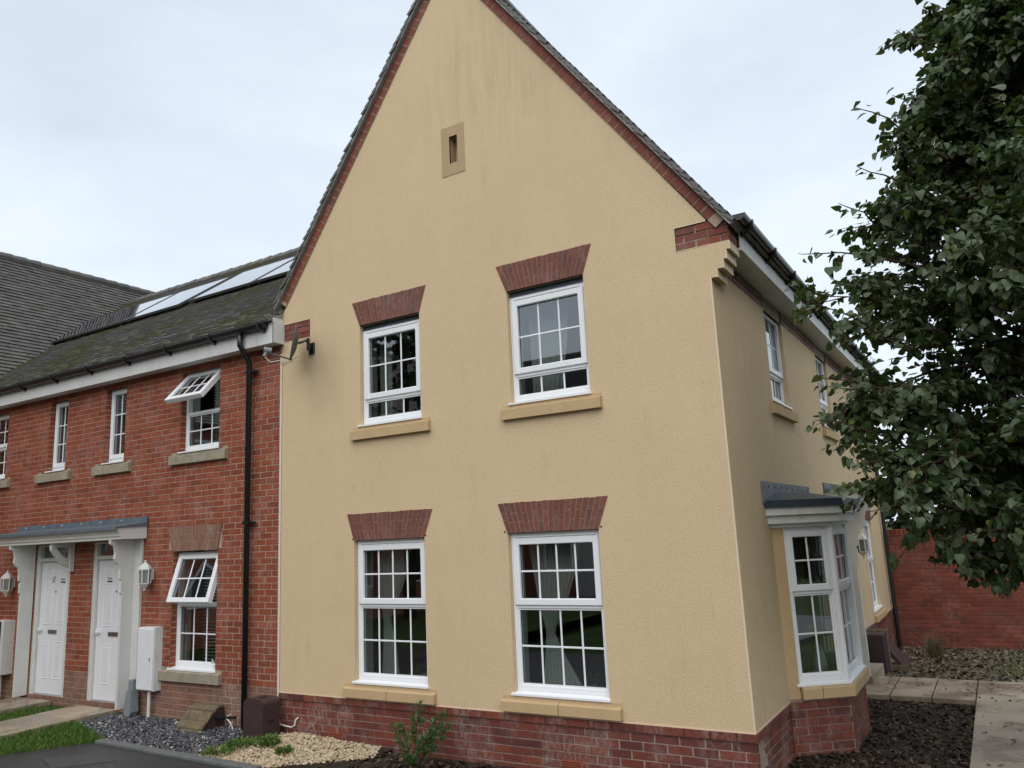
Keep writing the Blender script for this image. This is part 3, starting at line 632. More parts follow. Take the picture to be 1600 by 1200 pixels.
rp = offs(.15); rt = offs(-.25)
MB().prism(pz, rp, 2.315, 2.385).build('bay_roof_edge', 'lead_dark', bay)
vs = [(x, y, 2.385) for x, y in rp]+[(W, rt[0][1]-.1, 2.47), (5.72, rt[1][1], 2.47), (5.72, rt[2][1], 2.47), (W, rt[3][1]+.1, 2.47)]
MB().add(vs, [(0, 1, 5, 4), (1, 2, 6, 5), (2, 3, 7, 6), (4, 5, 6, 7)]).build('bay_roof', 'lead_dark', bay, recalc=False)
MB().prism(lambda p, q, t: RT(p, t, q), [(1.0, 2.36), (3.3, 2.36), (3.3, 2.575), (1.0, 2.575)], .0, .012).build('bay_flashing', 'lead_worn', bay)
for i in range(8): MB().fbox(RT, 1.25+.27*i, 1.27+.27*i, .012, .018, 2.515, 2.535).build('flashing_fixing', 'black', bay)
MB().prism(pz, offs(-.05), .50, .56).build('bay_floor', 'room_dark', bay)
# ---- side door with its porch
def porch_cheek(parent, P, k=1.):     # P(d, z, t): d out from the wall
    prof = [(0, .19), (.27, .19), (.27, 1.62), (.30, 1.64), (.30, 1.78), (.27, 1.80), (.33, 1.83), (.33, 1.95), (.36, 2.02), (.42, 2.05), (.455, 2.10), (.44, 2.18), (.47, 2.26), (.56, 2.30), (.56, 2.36), (0, 2.36)]
    MB().prism(lambda p, q, t: P(p*k, q, t), prof, 0, .045).build('porch_cheek', 'paint_white', parent)
def door(parent, F, u0, u1, z0, z1, num=None, num_u=None):
    fr_ = MB().fbox(F, u0-.07, u0, -.12, -.01, z0, z1+.28, bev=.006).fbox(F, u1, u1+.07, -.12, -.01, z0, z1+.28, bev=.006).fbox(F, u0, u1, -.12, -.012, z1+.004, z1+.06, bev=.006).fbox(F, u0, u1, -.12, -.012, z1+.23, z1+.28, bev=.006).build('door_frame', 'paint_white', parent)
    MB().add([F(u0, -.07, z1+.06), F(u1, -.07, z1+.06), F(u1, -.07, z1+.23), F(u0, -.07, z1+.23)], [(0, 1, 2, 3)]).build('pane', 'glass', fr_, recalc=False)
    MB().fbox(F, u0+(u1-u0)*.45, u0+(u1-u0)*.45+.02, -.08, -.06, z1+.06, z1+.23).build('glazing_bar', 'paint_white', fr_)
    D = MB().fbox(F, u0+.006, u1-.004, -.10, -.055, z0+.02, z1, bev=.003).build('door', 'door_white', parent)
    wd = u1-u0
    for (a, b_) in ((.16, .43), (.57, .84)):
        for (c, d) in ((.12, .40), (.52, .83), (.87, .955)):
            x0, x1, y0, y1 = u0+wd*a, u0+wd*b_, z0+(z1-z0)*c, z0+(z1-z0)*d; e = .022
            vs = [F(u, dd, z) for dd, k in ((-.055, 0), (-.049, e*.5), (-.060, e), (-.052, e*2)) for u, z in ((x0+k, y0+k), (x1-k, y0+k), (x1-k, y1-k), (x0+k, y1-k))]
            MB().add(vs, [(4*r+i, 4*r+(i+1) % 4, 4*r+4+(i+1) % 4, 4*r+4+i) for r in range(3) for i in range(4)]+[(12, 13, 14, 15)]).build('door_panel', 'door_white', D, recalc=False)
    MB().fbox(F, u0+wd*.36, u0+wd*.64, -.056, -.040, z0+(z1-z0)*.455, z0+(z1-z0)*.485, bev=.006).build('letter_plate', 'chrome', D)
    MB().fbox(F, u0+.02, u0+.07, -.056, -.030, z0+(z1-z0)*.46, z0+(z1-z0)*.5, bev=.008).fbox(F, u0+.02, u0+.13, -.034, -.02, z0+(z1-z0)*.475, z0+(z1-z0)*.487, bev=.004).build('door_handle', 'door_white', D)
    MB().fbox(F, u0, u1, -.09, -.02, z0-.03, z0+.016, bev=.004).build('threshold', 'alu', parent)
    MB().fbox(F, u0+wd*.52, u0+wd*.55, -.056, -.049, z0+(z1-z0)*.765, z0+(z1-z0)*.776).build('spyhole', 'black', D)
    if num:
        cu_ = bpy.data.curves.new('number', 'FONT'); cu_.body = num; cu_.size = .13; cu_.extrude = .002; cu_.align_x = 'CENTER'
        to = bpy.data.objects.new('tmp', cu_); COL.objects.link(to); bpy.context.view_layer.update()
        me = bpy.data.meshes.new_from_object(to.evaluated_get(bpy.context.evaluated_depsgraph_get())); bpy.data.objects.remove(to)
        for v in me.vertices: v.co = Vector(F(u0+wd*num_u+v.co.x*.62, -.052+v.co.z, z0+(z1-z0)*.84+v.co.y))
        me.materials.clear(); me.materials.append(MATS['black']); link('house_number', me, D)
        s_ = .14 if num == '19' else -.0; uu = u0+wd*(.33 if num == '19' else .76)
        MB().fbox(F, uu-.06, uu+.06, -.056, -.0505, z0+(z1-z0)*.838, z0+(z1-z0)*.847).build('letter_strip', 'black', D)
        MB().fbox(F, uu-.05, uu+.05, -.056, -.0508, z0+(z1-z0)*.855, z0+(z1-z0)*.872).build('sticker', 'sticker', D)
def canopy(parent, F, u0, u1, z, depth, middle=None):
    prof = [(0, z), (depth-.06, z), (depth-.06, z+.035), (depth-.045, z+.04), (depth-.04, z+.07), (depth-.015, z+.11), (depth, z+.12), (depth, z+.15), (0, z+.17)]
    cnp = MB().prism(lambda p, q, t: F(t, p, q), prof, u0, u1).build('porch_canopy', 'paint_white', parent)
    MB().prism(lambda p, q, t: F(t, p, q), [(0, z+.172), (depth+.02, z+.152), (depth+.02, z+.125), (depth+.026, z+.125), (depth+.026, z+.168), (.02, z+.22), (.02, z+.30), (0, z+.30)], u0-.02, u1+.02).build('lead_roof', 'lead', cnp)
    for i in range(int((u1-u0)/.5)): MB().fbox(F, u0+.25+.5*i, u0+.262+.5*i, .018, .03, z+.262, z+.275).build('fixing', 'upvc', cnp)
    if middle is not None:
        u = middle; k = MB().fbox(F, u, u+.07, .0, .07, z-.42, z, bev=.006).fbox(F, u, u+.07, .07, depth-.10, z-.06, z-.002)
        k.prism(lambda p, q, t: F(t, p, q), [(.06, z-.36), (.06, z-.25), (.16, z-.20), (depth-.16, z-.06), (depth-.10, z-.06), (depth-.10, z-.10), (.20, z-.29), (.13, z-.33)], u+.008, u+.062).build('canopy_bracket', 'paint_white', cnp)
    return cnp
door(house, RT, 4.77, 5.57, .19, 2.08)
for t, k in ((4.55, .95), (5.75, .33)): porch_cheek(house, lambda d, z, q, t=t: RT(t+q, d, z), k)
MB().fbox(RT, 4.50, 4.56, .0, .03, .19, 2.36).build('porch_trim', 'paint_white', house)
canopy(house, RT, 4.3, 5.95, 2.36, .44)
tag(MB().box(W, 5.80, 4.62, 5.6, -.1, .185, bev=.02).build('door_step', 'slab'), kind='structure')

# ================================================================== BRICK TERRACE
terr = thing('brick_terrace', 'red brick terrace with two white doors and mossy tiled roof', 'house', (-4, 4, 0))
XL = -8.2
TO = dict(A=(-1.99, -1.19, 3.47, 4.62), B=(-3.77, -3.27, 3.47, 4.62), C=(-5.28, -4.79, 3.47, 4.62), D=(-7.35, -6.55, 3.47, 4.62), E=(-2.05, -1.155, .655, 2.16), d19=(-3.89, -2.90, .14, 2.37), d17=(-5.40, -4.47, .14, 2.37))
MD = -.012
wall(FR, XL, -.002, -.3, 4.9, list(TO.values()), .3, dface=-.0165).build('brick_wall', ['mortar', 'plaster'], terr, recalc=False)
tw = terr.children[-1]
brf = lambda r: 'brick_brown' if r[3] < .55 else 'brick_red'
holes = list(TO.values())+[(-2.20, -1.02, .52, .655), (-2.15, -1.08, 2.16, 2.485)]+[(-2.16, -1.0, 3.315, 3.47), (-3.97, -3.07, 3.315, 3.47), (-5.52, -4.6, 3.315, 3.47), (-7.55, -6.36, 3.315, 3.47)]
z0b = .54-9*.075
lay(FR, brick_rects(XL, -.036, z0b, z0b+68*.075, holes, off=.055), tw, brf, 300, 'brick', d=-.012)
# brick reveals
for k, h in TO.items():
    if k[0] == 'd': continue
    f = Frame(h[0]+.0, 0, 0, 1); lay(f, brick_rects(.014, .118, h[2], h[3], []), tw, brf, 0, 'brick', d=.002, depth=.01, stuff_name='reveal_brickwork')
MB().box(XL, 0, .3, 9, -.2, .14).box(XL, 0, .3, 9, 2.5, 2.8).box(XL, .2, 8.9, 9, .15, 4.9).box(XL, 0, 3.6, 3.7, .15, 4.9).box(XL, -.002, .28, 8.9, 4.86, 4.9).box(-4.42, -4.38, .28, 3.6, .15, 4.85).box(-2.75, -2.7, .28, 3.6, 2.8, 4.85).box(-6.0, -5.95, .28, 3.6, 2.8, 4.85).build('inner_floors', 'room_dark', terr)
BF = Frame(0, .012, 1, 0)
window(terr, BF, *TO['A'][:2], 3.472, 4.60, 4.02, (3, 2), (3, 2), label='white bedroom window with its top light swung open', open_a=R(42), vent=False, frame_d=TERR_D)
window(terr, BF, *TO['B'][:2], 3.472, 4.60, None, (2, 3), None, vent=False, frame_d=TERR_D); window(terr, BF, *TO['C'][:2], 3.472, 4.60, None, (2, 3), None, vent=False, frame_d=TERR_D)
window(terr, BF, *TO['D'][:2], 3.472, 4.60, 4.02, (3, 2), (3, 2), vent=False, frame_d=TERR_D)
window(terr, BF, *TO['E'][:2], .657, 2.14, 1.48, (3, 2), (3, 2), label='white ground floor window with its top light tilted open', open_a=R(17), vent=False, frame_d=TERR_D)
for u0, u1 in ((-2.16, -1.0), (-3.97, -3.07), (-5.52, -4.6), (-7.55, -6.36)): sill(terr, BF, u0, u1, 3.318, 3.44, 'stone_grey', 1 if u0 == -5.52 else 0)
sill(terr, BF, -2.235, -1.02, .522, .64, 'stone_grey')
arch(terr, BF, -2.06, -1.155, -2.19, -1.075, 2.16, 2.485, 'brick_brown', 'mortar', 19, d=.012)
door(terr, BF, -3.82, -2.97, .145, 2.085, '19', .78); door(terr, BF, -5.33, -4.54, .145, 2.085, '17', .44)
for x in (-2.895, -5.46): porch_cheek(terr, lambda d, z, t, x=x: (x+t, -d, z-.05 if z < .3 else z), .68)
MB().fbox(FR, -2.85, -2.70, -.01, .03, .13, 2.36, bev=.006).build('porch_trim', 'paint_white', terr); MB().fbox(FR, -5.62, -5.46, -.01, .03, .13, 2.36, bev=.006).build('porch_trim', 'paint_white', terr)
canopy(terr, FR, -5.95, -2.63, 2.355, .44, middle=-4.42)
# eaves
MB().box(XL, .035, -.158, .0, 4.668, 4.685).build('soffit', 'soffit', terr); MB().box(XL, .035, -.178, -.158, 4.66, 4.93).build('fascia', 'soffit', terr); MB().box(.02, .04, -.178, .0, 4.662, 4.98).build('box_end', 'soffit', terr)
gutter(terr, lambda t, d, z: (t, -.18-d, z), XL, -.06, 4.91, .058)
x = -.14
while x > XL: MB().prism(lambda p, q, t: (t, -.179-p, q), [(0, 4.805), (.05, 4.825), (.125, 4.865), (.126, 4.92), (.116, 4.92), (0, 4.90)], x, x+.035).build('gutter_bracket', 'black_plastic', terr); x -= .93
dp = MB().tube([(-.51, -.235, 4.86), (-.51, -.235, 4.70), (-.51, -.13, 4.56), (-.51, -.08, 4.48), (-.51, -.07, .02)], .036, 12).build('downpipe', 'black_plastic', terr, smooth=True)
for z in (4.36, 2.45): MB().box(-.565, -.455, -.11, -.0, z, z+.03).box(-.45, -.41, -.05, -.02, z, z+.03).build('pipe_clip', 'black_plastic', dp)
# roof: pitch 36 degrees, ridge along x
TP = R(36); ct, st_ = math.cos(TP), math.sin(TP); RY, EY, EZ = 3.95, -.245, 4.93
TS = (RY-EY)/ct
TPf = lambda a, s, h: (a, EY+s*ct-h*st_, EZ+s*st_+h*ct)
RZ = EZ+TS*st_
MB().prism(lambda p, q, t: TPf(t, p, q), [(.05, -.09), (TS, -.09), (TS, -.012), (.05, -.012)], -14, .012).build('roof_deck', 'undercloak', terr)
WPX, RZW = -10.05, 8.55                              # ridge line of the neighbouring wing
valley = lambda s: -7.5-(s*ct)*.51      # where the wing roof meets this one
cream_edge = lambda s: max(.018, (EZ+s*st_-5.02)/SL+.02) if s*ct > .45 else .018
qs = [q for q in tile_quads(-11, 2.4, TS, lambda a, s: a > valley(s)-.3 and a < cream_edge(s)+.0)]
qs = [(a0, min(a1, .022) if s0*ct < .45 else a1, s0, s1) for a0, a1, s0, s1 in qs]
tag(tile_arr(TPf, qs).build('roof_tiles', 'tile_grey', terr), kind='stuff')
m = MB()
for i in range(37): m.tube([(-9.75+i*.3, RY, RZ-.02), (-9.75+i*.3+.31, RY, RZ-.01+random.uniform(0, .012))], .10, 10)
m.build('ridge', 'tile_brown', terr)
# rear slope
TB = lambda a, s, h: (a, 2*RY-EY-s*ct+h*st_, EZ+s*st_+h*ct)
tag(tile_arr(TB, tile_quads(-11, .02, TS)).build('roof_tiles', 'tile_grey', terr), kind='stuff')
# solar panels lying on the slope
def solar(a0, a1, s0, s1, label):
    t = thing('solar_panel', label, 'solar panel', TPf((a0+a1)/2, s0, .05), 'solar panels on the brick terrace roof')
    fb = lambda u, d, z: TPf(u, z, d); h0, h1 = .075, .115
    MB().fbox(fb, a0, a0+.035, h0, h1, s0, s1).fbox(fb, a1-.035, a1, h0, h1, s0, s1).fbox(fb, a0+.035, a1-.035, h0, h1-.001, s0, s0+.035).fbox(fb, a0+.035, a1-.035, h0, h1-.001, s1-.035, s1).build('frame', 'iron', t)
    MB().fbox(fb, a0+.035, a1-.035, h0, h1-.006, s0+.035, s1-.035).build('glass', 'solar', t)
    for q in (a0+.1, a1-.14): MB().fbox(fb, q, q+.04, -.01, h0-.001, s0+.03, s1-.1).build('rail', 'iron', t)
for a0, a1, wd in ((-2.64, -1.00, 'nearest the cream gable'), (-4.30, -2.66, 'second from the cream gable'), (-6.12, -4.48, 'just left of the wide gap'), (-7.78, -6.14, 'second left of the wide gap'), (-9.0, -7.80, 'farthest left, by the roof valley')):
    solar(a0, a1, 2.52 if a0 > -4.4 else 2.45, 4.0 if a0 > -4.4 else 3.93, 'dark glass solar panel on the brick terrace roof, '+wd)

# ================================================================== NEIGHBOURING WING (roof facing right)
wing = thing('neighbour_house', 'neighbouring house at far left showing a large mossy brown tiled roof', 'house', (-11, 0, 0))
VX, VZ = -7.50, 4.93
wr = math.atan2(RZW-VZ, VX-WPX); cw, sw_ = math.cos(wr), math.sin(wr); WS = (VX-WPX)/cw
WF = lambda a, s, h: (VX-s*cw+h*sw_, a, VZ+s*sw_+h*cw)
MB().prism(lambda p, q, t: WF(t, p, q), [(.05, -.09), (WS, -.09), (WS, -.012), (.05, -.012)], -16.5, 8).build('roof_deck', 'undercloak', wing)
tag(tile_arr(WF, tile_quads(-16.5, 8, WS, lambda a, s: a < EY+s*sw_/.7265+.12 or VZ+s*sw_ > RZ-.05)).build('roof_tiles', 'tile_brown', wing), kind='stuff')
m = MB()
for i in range(82): m.tube([(WPX, -16.5+i*.3, RZW-.02), (WPX, -16.5+i*.3+.31, RZW-.01+random.uniform(0, .012))], .10, 10)
m.build('ridge', 'tile_brown', wing)
WB = lambda a, s, h: (2*WPX-VX+s*cw-h*sw_, a, VZ+s*sw_+h*cw)
tag(tile_arr(WB, tile_quads(-16.5, 8, WS)).build('roof_tiles', 'tile_brown', wing), kind='stuff')
MB().prism(lambda p, q, t: (p, t, q), [(2*WPX-VX+.2, 0), (VX-.25, 0), (VX-.25, 4.85), (WPX, RZW-.15), (2*WPX-VX+.2, 4.85)], -16.3, 7.9).build('wall', 'far_brick', wing)
WR = Frame(VX-.25, -16.3, 0, 1)
for u in (1.2, 3.6, 6.0, 9.0, 11.5, 14.0):
    for z in (.9, 3.4):
        g_ = MB().fbox(WR, u, u+.06, 0, .03, z, z+1.2).fbox(WR, u+.84, u+.9, 0, .03, z, z+1.2).fbox(WR, u+.06, u+.84, 0, .029, z, z+.06).fbox(WR, u+.06, u+.84, 0, .029, z+1.14, z+1.2).build('window', 'upvc', wing)
        MB().fbox(WR, u+.06, u+.84, 0, .012, z+.06, z+1.14).build('pane', 'far_glass', g_)

# ================================================================== GARDEN WALL
gw = thing('garden_wall', 'red brick garden wall with brick-on-edge coping behind the side bed', 'wall', (8, 10, -.2))
GY = 9.9; GF = Frame(5.58, GY, 1, 0)
gb = MB().box(5.58, 12.5, GY+.012, GY+.21, -.4, 1.86).build('wall_core', 'mortar_wall', gw)
lay(GF, brick_rects(0, 6.9, -.30, 1.80, []), gb, lambda r: 'brick_wall', 230, 'brick', d=.0)
bl = MB().fbox(GF, -.25/2, .25/2, 0, .02, 0, .01).mesh('x', 'black'); bpy.data.meshes.remove(bl)
me = MB().box(0, .065, GY-.02, GY+.22, 1.815, 1.935, bev=.004).mesh('coping_brick', 'brick_wall')
for i in range(92):
    o = link('coping_brick', me, gw); o.location = (5.585+i*.075, random.uniform(-.002, .002), random.uniform(-.002, .002))

# ================================================================== OTHER SIDE OF THE STREET (seen in the window glass)
def far_house(x, y, wd, dp_, eav, rid, label):
    t = thing('facing_house', label, 'house', (x, y, 0), 'houses across the street'); x0, x1, y0, y1 = x-wd/2, x+wd/2, y-dp_/2, y+dp_/2
    MB().box(x0, x1, y0, y1, -.2, eav).build('wall', 'far_brick', t)
    rf = MB().prism(lambda p, q, s: (s, p, q), [(y0-.3, eav-.1), (y1+.3, eav-.1), ((y0+y1)/2, rid)], x0-.1, x1+.1).build('roof', 'far_roof', t)
    MB().box(x+wd*.3, x+wd*.3+.7, y-.35, y+.35, rid-1, rid+.7).build('chimney', 'far_brick', rf)
    F = Frame(x1, y1, -1, 0)
    for u in (.14, .42, .72):
        for z in (.9, 3.3):
            g_ = MB().fbox(F, wd*u, wd*u+1.1, 0, .03, z, z+1.3).build('window', 'upvc', t)
            for k in (0, 1): MB().fbox(F, wd*u+.07+.49*k, wd*u+.54+.49*k, .03, .036, z+.07, z+1.23).build('pane', 'far_glass', g_)
    MB().fbox(F, wd*.3, wd*.3+.9, 0, .04, 0, 2.1).build('door', 'paint_white', t)
far_house(-14.5, -21.5, 8.5, 7.5, 5.0, 9.0, 'facing brick house across the street, the left one'); far_house(-5.6, -21, 8, 7.5, 5.0, 9.3, 'facing brick house across the street, the middle one'); far_house(5, -22.5, 9, 7.5, 5.0, 8.6, 'facing brick house across the street, the right one')

# ================================================================== SMALL FIXTURES ON THE WALLS
def lantern(F, u, z, label):
    c = F(u, .11, 0); t = thing('wall_lantern', label, 'lantern', F(u, 0, z), 'white wall lanterns')
    MB().fbox(F, u-.035, u+.035, 0, .02, z+.10, z+.24, bev=.005).tube([F(u, .02, z+.22), F(u, .06, z+.27), F(u, .11, z+.30)], .01, 6).build('back_plate', 'paint_white', t)
    MB().lathe([(.03, .0), (.055, .03), (.075, .05), (.075, .062), (.0, .062)], (c[0], c[1], z), 6).lathe([(.012, -.04), (.018, -.02), (.012, 0)], (c[0], c[1], z), 8).build('base', 'paint_white', t)
    MB().lathe([(.066, .062), (.070, .23)], (c[0], c[1], z), 6).build('glass', 'lamp_glass', t)
    m = MB()
    for k in range(6): a = 6.28319*k/6; m.tube([(c[0]+.074*math.cos(a), c[1]+.074*math.sin(a), z+.06), (c[0]+.08*math.cos(a), c[1]+.08*math.sin(a), z+.235)], .009, 5)
    m.build('cage', 'paint_white', t)
    MB().lathe([(.088, .23), (.090, .245), (.07, .28), (.04, .31), (.02, .325), (.012, .34), (.018, .35), (.0, .365)], (c[0], c[1], z), 6).build('cap', 'paint_white', t)
lantern(FR, -2.47, 1.70, 'white hexagonal wall lantern to the right of door 19'); lantern(FR, -5.99, 1.62, 'white hexagonal wall lantern to the left of door 17'); lantern(RT, 6.35, 1.62, 'white wall lantern beside the side porch of the cream house')
def meter_box(F, u0, u1, z0, z1, dep, label, dark=False):
    t = thing('meter_box', label, 'meter box', F((u0+u1)/2, 0, z0), 'white meter boxes')
    MB().fbox(F, u0, u1, -.015, dep-.02, z0, z1, bev=.006).build('case', 'paint_white', t)
    MB().fbox(F, u0+.008, u1-.008 if not dark else u1-.10, dep-.018, dep, z0+.012, z1-.012, bev=.008).build('door', 'door_white', t)
    if dark: MB().fbox(F, u1-.10, u1-.06, dep-.019, dep-.01, z0+.01, z1-.01).build('gap', 'black', t)
    MB().fbox(F, u1-.07, u1-.05, dep, dep+.006, (z0+z1)/2-.02, (z0+z1)/2+.02).build('latch', 'grey_plastic', t)
    MB().tube([F(u0+.2, .06, z0+.01), F(u0+.2, .06, -.02)], .022, 10).build('pipe', 'cable', t)
meter_box(FR, -2.55, -2.21, .39, 1.19, .13, 'white meter box with a pipe below, beside door 19'); meter_box(FR, -6.28, -5.90, .42, 1.22, .18, 'white meter box with dark gap at the left edge by door 17', True)
t = thing('drain_hopper', 'grey plastic drain connector by the doorstep of number 19', 'drain pipe', (-2.64, -.08, 0))
MB().box(-2.69, -2.60, -.14, -.05, .38, .52, bev=.008).build('socket', 'grey_plastic', t)
MB().prism(lambda p, q, r: (p, r, q), [(-2.69, .38), (-2.60, .38), (-2.58, .12), (-2.62, .06), (-2.72, .06), (-2.74, .14)], -.16, -.05).tube([(-2.67, -.10, .07), (-2.67, -.10, -.03)], .05, 10).build('shoe', 'grey_plastic', t)
t = thing('gas_box', 'dark brown rounded gas meter box at the foot of the downpipe', 'gas box', (-.04, -.2, 0))
prof = [(-.19, -.05), (.13, -.05), (.13, .42)]+[(.13-.06+.06*math.cos(a), .42+.06*math.sin(a)) for a in (.4, .8, 1.2, 1.57)]+[(-.19+.06-.06*math.cos(a), .42+.06*math.sin(a)) for a in (1.57, 1.2, .8, .4)]+[(-.19, .42)]
MB().prism(lambda p, q, r: (p, r, q), prof, -.35, -.10).build('case', 'brown_plastic', t)
MB().box(.131, .138, -.26, -.19, .23, .25).box(-.05, .03, -.26, -.20, .478, .486).build('latch', 'black_plastic', t)
t = thing('meter_cover', 'weathered tan sloping meter cover with moss standing on the slate chippings', 'meter cover', (-1.1, -.25, 0))
MB().prism(lambda p, q, r: (r, p, q), [(0, -.02), (-.38, -.02), (-.30, .08), (-.20, .20), (-.10, .27), (-.012, .285)], -1.36, -.94).build('body', 'brown_plastic', t)
sp = [(-.012, .30), (-.09, .295), (-.18, .245), (-.27, .15), (-.35, .07), (-.44, .035)]
for i in range(5):
    (a, z0), (b_, z1) = sp[i], sp[i+1]; lf_ = .006*(i % 2); MB().prism(lambda p, q, r: (r, p, q), [(a-.006, z0-.02), (b_+.008, z1-.018), (b_+.008, z1+.012+lf_), (a-.006, z0+.004+lf_)], -1.39, -.92).build('slat', 'wood_old', t)
t = thing('hose_fitting', 'black pipe fitting with a looped pale cable beside the weathered cover', 'pipe', (-.85, -.12, .2))
MB().tube([(-.95, -.13, .17), (-.62, -.10, .19)], .018, 8).tube([(-.90, -.13, .175), (-.80, -.12, .18)], .03, 8).build('fitting', 'black_plastic', t)
MB().tube([(-.70, -.10, .22)]+[(-.80+.10*math.sin(a)+.02*k, -.12, .06-.0+.13*math.cos(a)*.9) for k, a in enumerate([i*.5 for i in range(0, 12)])], .007, 6).build('loop', 'cable', t)
cb = MB().tube([(.03, -.03, 4.45), (.004, -.012, 4.40), (.004, -.012, .52), (.004, -.02, .46), (.03, -.02, .34), (.03, -.02, .19), (.05, -.025, .15), (.24, -.03, .135), (.29, -.03, .16), (.30, -.02, .22), (.325, .0, .24)], .009, 6).build('cable', 'cable')
tag(cb, 'thin white cable running down the seam between brick and cream render', 'cable')
# satellite dish
t = thing('satellite_dish', 'dark grey satellite dish bracketed to the cream wall by the terrace eaves', 'satellite dish', (.53, 0, 4.53))
MB().fbox(FR, .48, .57, .0, .02, 4.46, 4.60, bev=.004).build('wall_plate', 'black_plastic', t)
DC = Vector((.495, -.25, 4.565)); DN = Vector((-.66, -.73, .16)).normalized(); D1 = Vector((0, 0, 1)).cross(DN).normalized(); D2 = DN.cross(D1)
MB().tube([(.525, -.01, 4.53), (.56, -.08, 4.53), (.57, -.14, 4.60), tuple(DC-DN*.04)], .017, 8).tube([(.57, -.11, 4.48), (.57, -.11, 4.63)], .02, 8).build('arm', 'black_plastic', t)
m = MB(); seg = 24; vs = []
for lay_ in (0, 1):
    for i in range(6):
        r = .215*i/5; h = .055*(i/5)**2-.055-(.008 if lay_ else 0)
        for k in range(seg): a = 6.28319*k/seg; vs.append(tuple(DC+D1*(r*math.cos(a)*.96)+D2*(r*math.sin(a)*1.06)+DN*(h+.03)))
fs = []
for lay_ in (0, 1):
    o_ = lay_*6*seg; fs += [(o_+i*seg+k, o_+i*seg+(k+1) % seg, o_+(i+1)*seg+(k+1) % seg, o_+(i+1)*seg+k) for i in range(5) for k in range(seg)]
fs += [(5*seg+k, 5*seg+(k+1) % seg, 11*seg+(k+1) % seg, 11*seg+k) for k in range(seg)]
m.add(vs, fs).build('reflector', 'dish_grey', t, smooth=True)
LN = DC+DN*.30-D2*.15; BT = DC-D2*.215
MB().tube([tuple(BT), tuple(LN-D2*.03)], .011, 6).build('feed_arm', 'dish_grey', t)
MB().tube([tuple(LN-DN*.05), tuple(LN+DN*.04)], .034, 10).tube([tuple(LN+D2*.03), tuple(LN-D2*.08+DN*.02)], .02, 8).build('receiver', 'grey_plastic', t)
MB().tube([tuple(LN-D2*.08+DN*.02), tuple(LN-D2*.14-DN*.06), tuple(LN-D2*.10-DN*.16), tuple(BT-D2*.01), (.40, -.10, 4.44), (.15, -.02, 4.44), (.03, -.02, 4.42)], .005, 5).build('lead', 'cable', t)
# side: brown lean-to box, box lid, cover in the drive
t = thing('timber_box', 'dark brown box with tan edging standing against the cream side wall', 'box', (5.7, 6.2, 0))
MB().box(5.53, 5.80, 6.0, 6.28, -.05, .52, bev=.02).build('case', 'brown_plastic', t); MB().box(5.52, 5.815, 6.28, 6.32, -.05, .55, bev=.01).build('edge_board', 'wood_old', t)
t = thing('leaning_board', 'reddish brown board leaning against the cream side wall beyond the box', 'board', (5.8, 6.8, 0))
MB().prism(lambda p, q, r: (p, r, q), [(5.53, .52), (5.55, .55), (6.0, -.02), (5.95, -.04)], 6.42, 7.1).build('board', 'brown_plastic', t); MB().box(5.52, 6.03, 6.36, 6.42, -.05, .04).build('foot_rail', 'wood_old', t)
tag(MB().prism(lambda p, q, r: (p, q, r), [(-1.62, -1.80), (-1.20, -1.42), (-.72, -1.52), (-1.1, -1.98)], .05, .060).build('inspection_cover', 'iron'), 'dark iron inspection cover set into the tarmac drive', 'cover')

# ================================================================== BEHIND THE GLASS
def curtain(F, keys, d, label, pleats=7, amp=.022, group='curtains behind the cream house windows'):
    nz_, nu = 26, pleats*6; m = MB(); vs = []; zs = [k[0] for k in keys]
    for j in range(nz_+1):
        z = zs[0]+(zs[-1]-zs[0])*j/nz_; a = np.interp(-z, [-q for q in zs], [k[1] for k in keys]); b_ = np.interp(-z, [-q for q in zs], [k[2] for k in keys])
        for i in range(nu+1): t = i/nu; vs.append(F(a+(b_-a)*t, d+amp*math.sin(t*pleats*6.28319+.6*math.sin(z*3)), z))
    m.add(vs, [(j*(nu+1)+i, j*(nu+1)+i+1, (j+1)*(nu+1)+i+1, (j+1)*(nu+1)+i) for j in range(nz_) for i in range(nu)])
    tag(m.build('curtain', 'cloth', recalc=False, smooth=True), label, 'curtain', group)
curtain(FR, [(2.2, 1.22, 1.75), (1.75, 1.25, 1.62), (1.35, 1.30, 1.42), (1.28, 1.31, 1.40), (1.0, 1.30, 1.48), (.66, 1.28, 1.52)], -.36, 'left tied-back pale curtain in the narrow lower gable window')
curtain(FR, [(2.2, 1.85, 2.3), (1.7, 2.02, 2.28), (1.3, 2.16, 2.26), (.66, 2.1, 2.3)], -.36, 'right tied-back pale curtain in the narrow lower gable window')
curtain(FR, [(2.2, 3.24, 3.86), (1.85, 3.28, 3.80), (1.5, 3.34, 3.66), (1.24, 3.42, 3.52), (1.18, 3.42, 3.51), (1.0, 3.40, 3.60), (.66, 3.36, 3.82)], -.36, 'left tied-back pale curtain in the wide lower gable window', 8)
curtain(FR, [(2.2, 3.95, 4.4), (1.8, 4.1, 4.38), (1.45, 4.24, 4.36), (.66, 4.2, 4.4)], -.36, 'right tied-back pale curtain in the wide lower gable window')
curtain(FR, [(4.7, 3.38, 3.9), (4.2, 3.40, 3.85), (3.5, 3.40, 3.72)], -.36, 'sheer pale curtain at the left of the upper right gable window', 6)
curtain(FR, [(4.7, 1.30, 1.50), (3.5, 1.30, 1.46)], -.36, 'narrow pale curtain at the left of the upper left gable window', 3)
for k, lb in (('u1', 'pale curtain in the first upper side window'), ('u2', 'pale curtain in the second upper side window'), ('u3', 'pale curtain in the third upper side window')): curtain(RT, [(4.7, RW[k][0], RW[k][1]), (3.5, RW[k][0]+.02, RW[k][1]-.1)], -.34, lb, 8)
